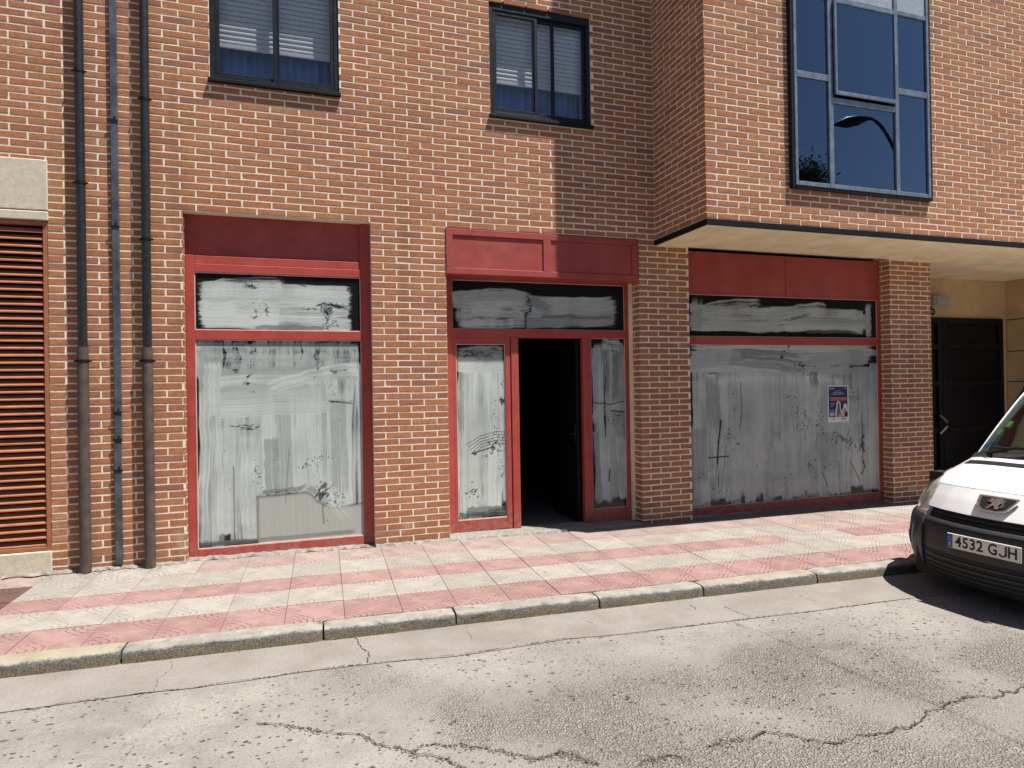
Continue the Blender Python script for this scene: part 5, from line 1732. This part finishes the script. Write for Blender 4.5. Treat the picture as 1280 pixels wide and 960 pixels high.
# ================================================================ ACROSS THE STREET (seen only in the glass)
opp = empty('opposite_house', (6, -16.5, 0))
tag(opp, 'low pale house across the street mirrored in the shop glass', 'house')
m = MB(); m.box(-20, 26, -8, 0, -.6, 6.0); m.build('wall', 'far_wall', opp)
m = MB(); m.box(-20.4, 26.4, -8.4, 0.4, 6.0, 6.35); m.build('roof', 'far_roof', opp)
for x in range(-18, 25, 3):
    m = MB(); m.box(x, x + 1.2, 0.001, 0.06, 3.0, 4.4); m.build('window', 'door_glass', opp)
    m = MB(); m.box(x, x + 1.2, 0.001, 0.06, 0.6, 2.2); m.build('window', 'door_glass', opp)
def mirror_pt(px, py, dist, plane_y):
    d = ray(px, py)
    t = (plane_y - CAM.y) / d.y
    P = CAM + d * t
    d2 = Vector((d.x, -d.y, d.z)).normalized()
    return P + d2 * dist
YG = BAYY - .035
hd = mirror_pt(1058, 153, 10.0, YG); el = mirror_pt(1086, 148, 10.0, YG)
ft = mirror_pt(1122, 200, 10.0, YG)
lampst = empty('street_lamp', (ft.x, ft.y, -.25))
tag(lampst, 'tall street lamp across the road mirrored in the bay window', 'street lamp')
o = lampst.location
arc = []
for k in range(9):
    t = k / 8
    a = ft.lerp(el, t); a.z = ft.z + (el.z - ft.z) * math.sin(t * pi / 2) ** .8
    arc.append(a - o)
m = MB(); m.tube([(0, 0, 0), (0, 0, 1.2)] + [tuple(q) for q in arc], [.08, .06] + [.036] * 9, 10); m.build('pole', 'dark_frame', lampst, smooth=True)
hv = (hd - el)
m = MB(); m.tube([tuple(el - o), tuple(el + hv * .5 - o), tuple(hd - o), tuple(hd + hv * .55 - o)], [.04, .12, .13, .03], 12); m.build('lamp_head', 'dark_frame', lampst, smooth=True)
tp = mirror_pt(1020, 215, 16.0, YG)
tree = empty('tree', (tp.x - .3, tp.y, -.3))
tag(tree, 'green street tree across the road mirrored in the bay window', 'tree')
m = MB(); m.tube([(0, 0, 0), (.05, 0, 1.8), (0.0, .1, tp.z * .75)], [.16, .12, .06], 8); m.build('trunk', 'bark', tree, smooth=True)
lv = MB()
for _ in range(6000):
    r_ = Vector((random.gauss(0, .26), random.gauss(0, .26), random.gauss(0, .40)))
    c_ = Vector((0, 0, tp.z - .3)) + r_
    a = Vector((random.gauss(0, 1), random.gauss(0, 1), random.gauss(0, 1))).normalized(); b = a.orthogonal().normalized()
    c2 = a.cross(b)
    s_ = random.uniform(.03, .07)
    lv.quad(tuple(c_ - b * s_), tuple(c_ + c2 * s_ * .5), tuple(c_ + b * s_), tuple(c_ - c2 * s_ * .5))
mesh_obj('crown', lv.v, lv.f, 'leaf', tree)

# ---------------------------------------------------------------- small things on the pavement
d_ = ray(724, 703.5); nrm = Vector((0.0125, -0.02, 1.0)); t = (0.02 - nrm.dot(CAM)) / nrm.dot(d_); P = CAM + d_ * t
lf_ = MB()
for k in range(7):
    lf_.v.append((0.055 * cos(k * 2 * pi / 7) * random.uniform(.7, 1.1), 0.03 * sin(k * 2 * pi / 7) * random.uniform(.7, 1.1), 0.006 + random.uniform(0, .012)))
lf_.v.append((0, 0, .016))
lf_.f = [(k, (k + 1) % 7, 7) for k in range(7)]
o = mesh_obj('dead_leaf', lf_.v, lf_.f, 'leaf_litter')
o.location = P
tag(o, 'small dead brown leaf lying on the pavement before the entrance', 'leaf')
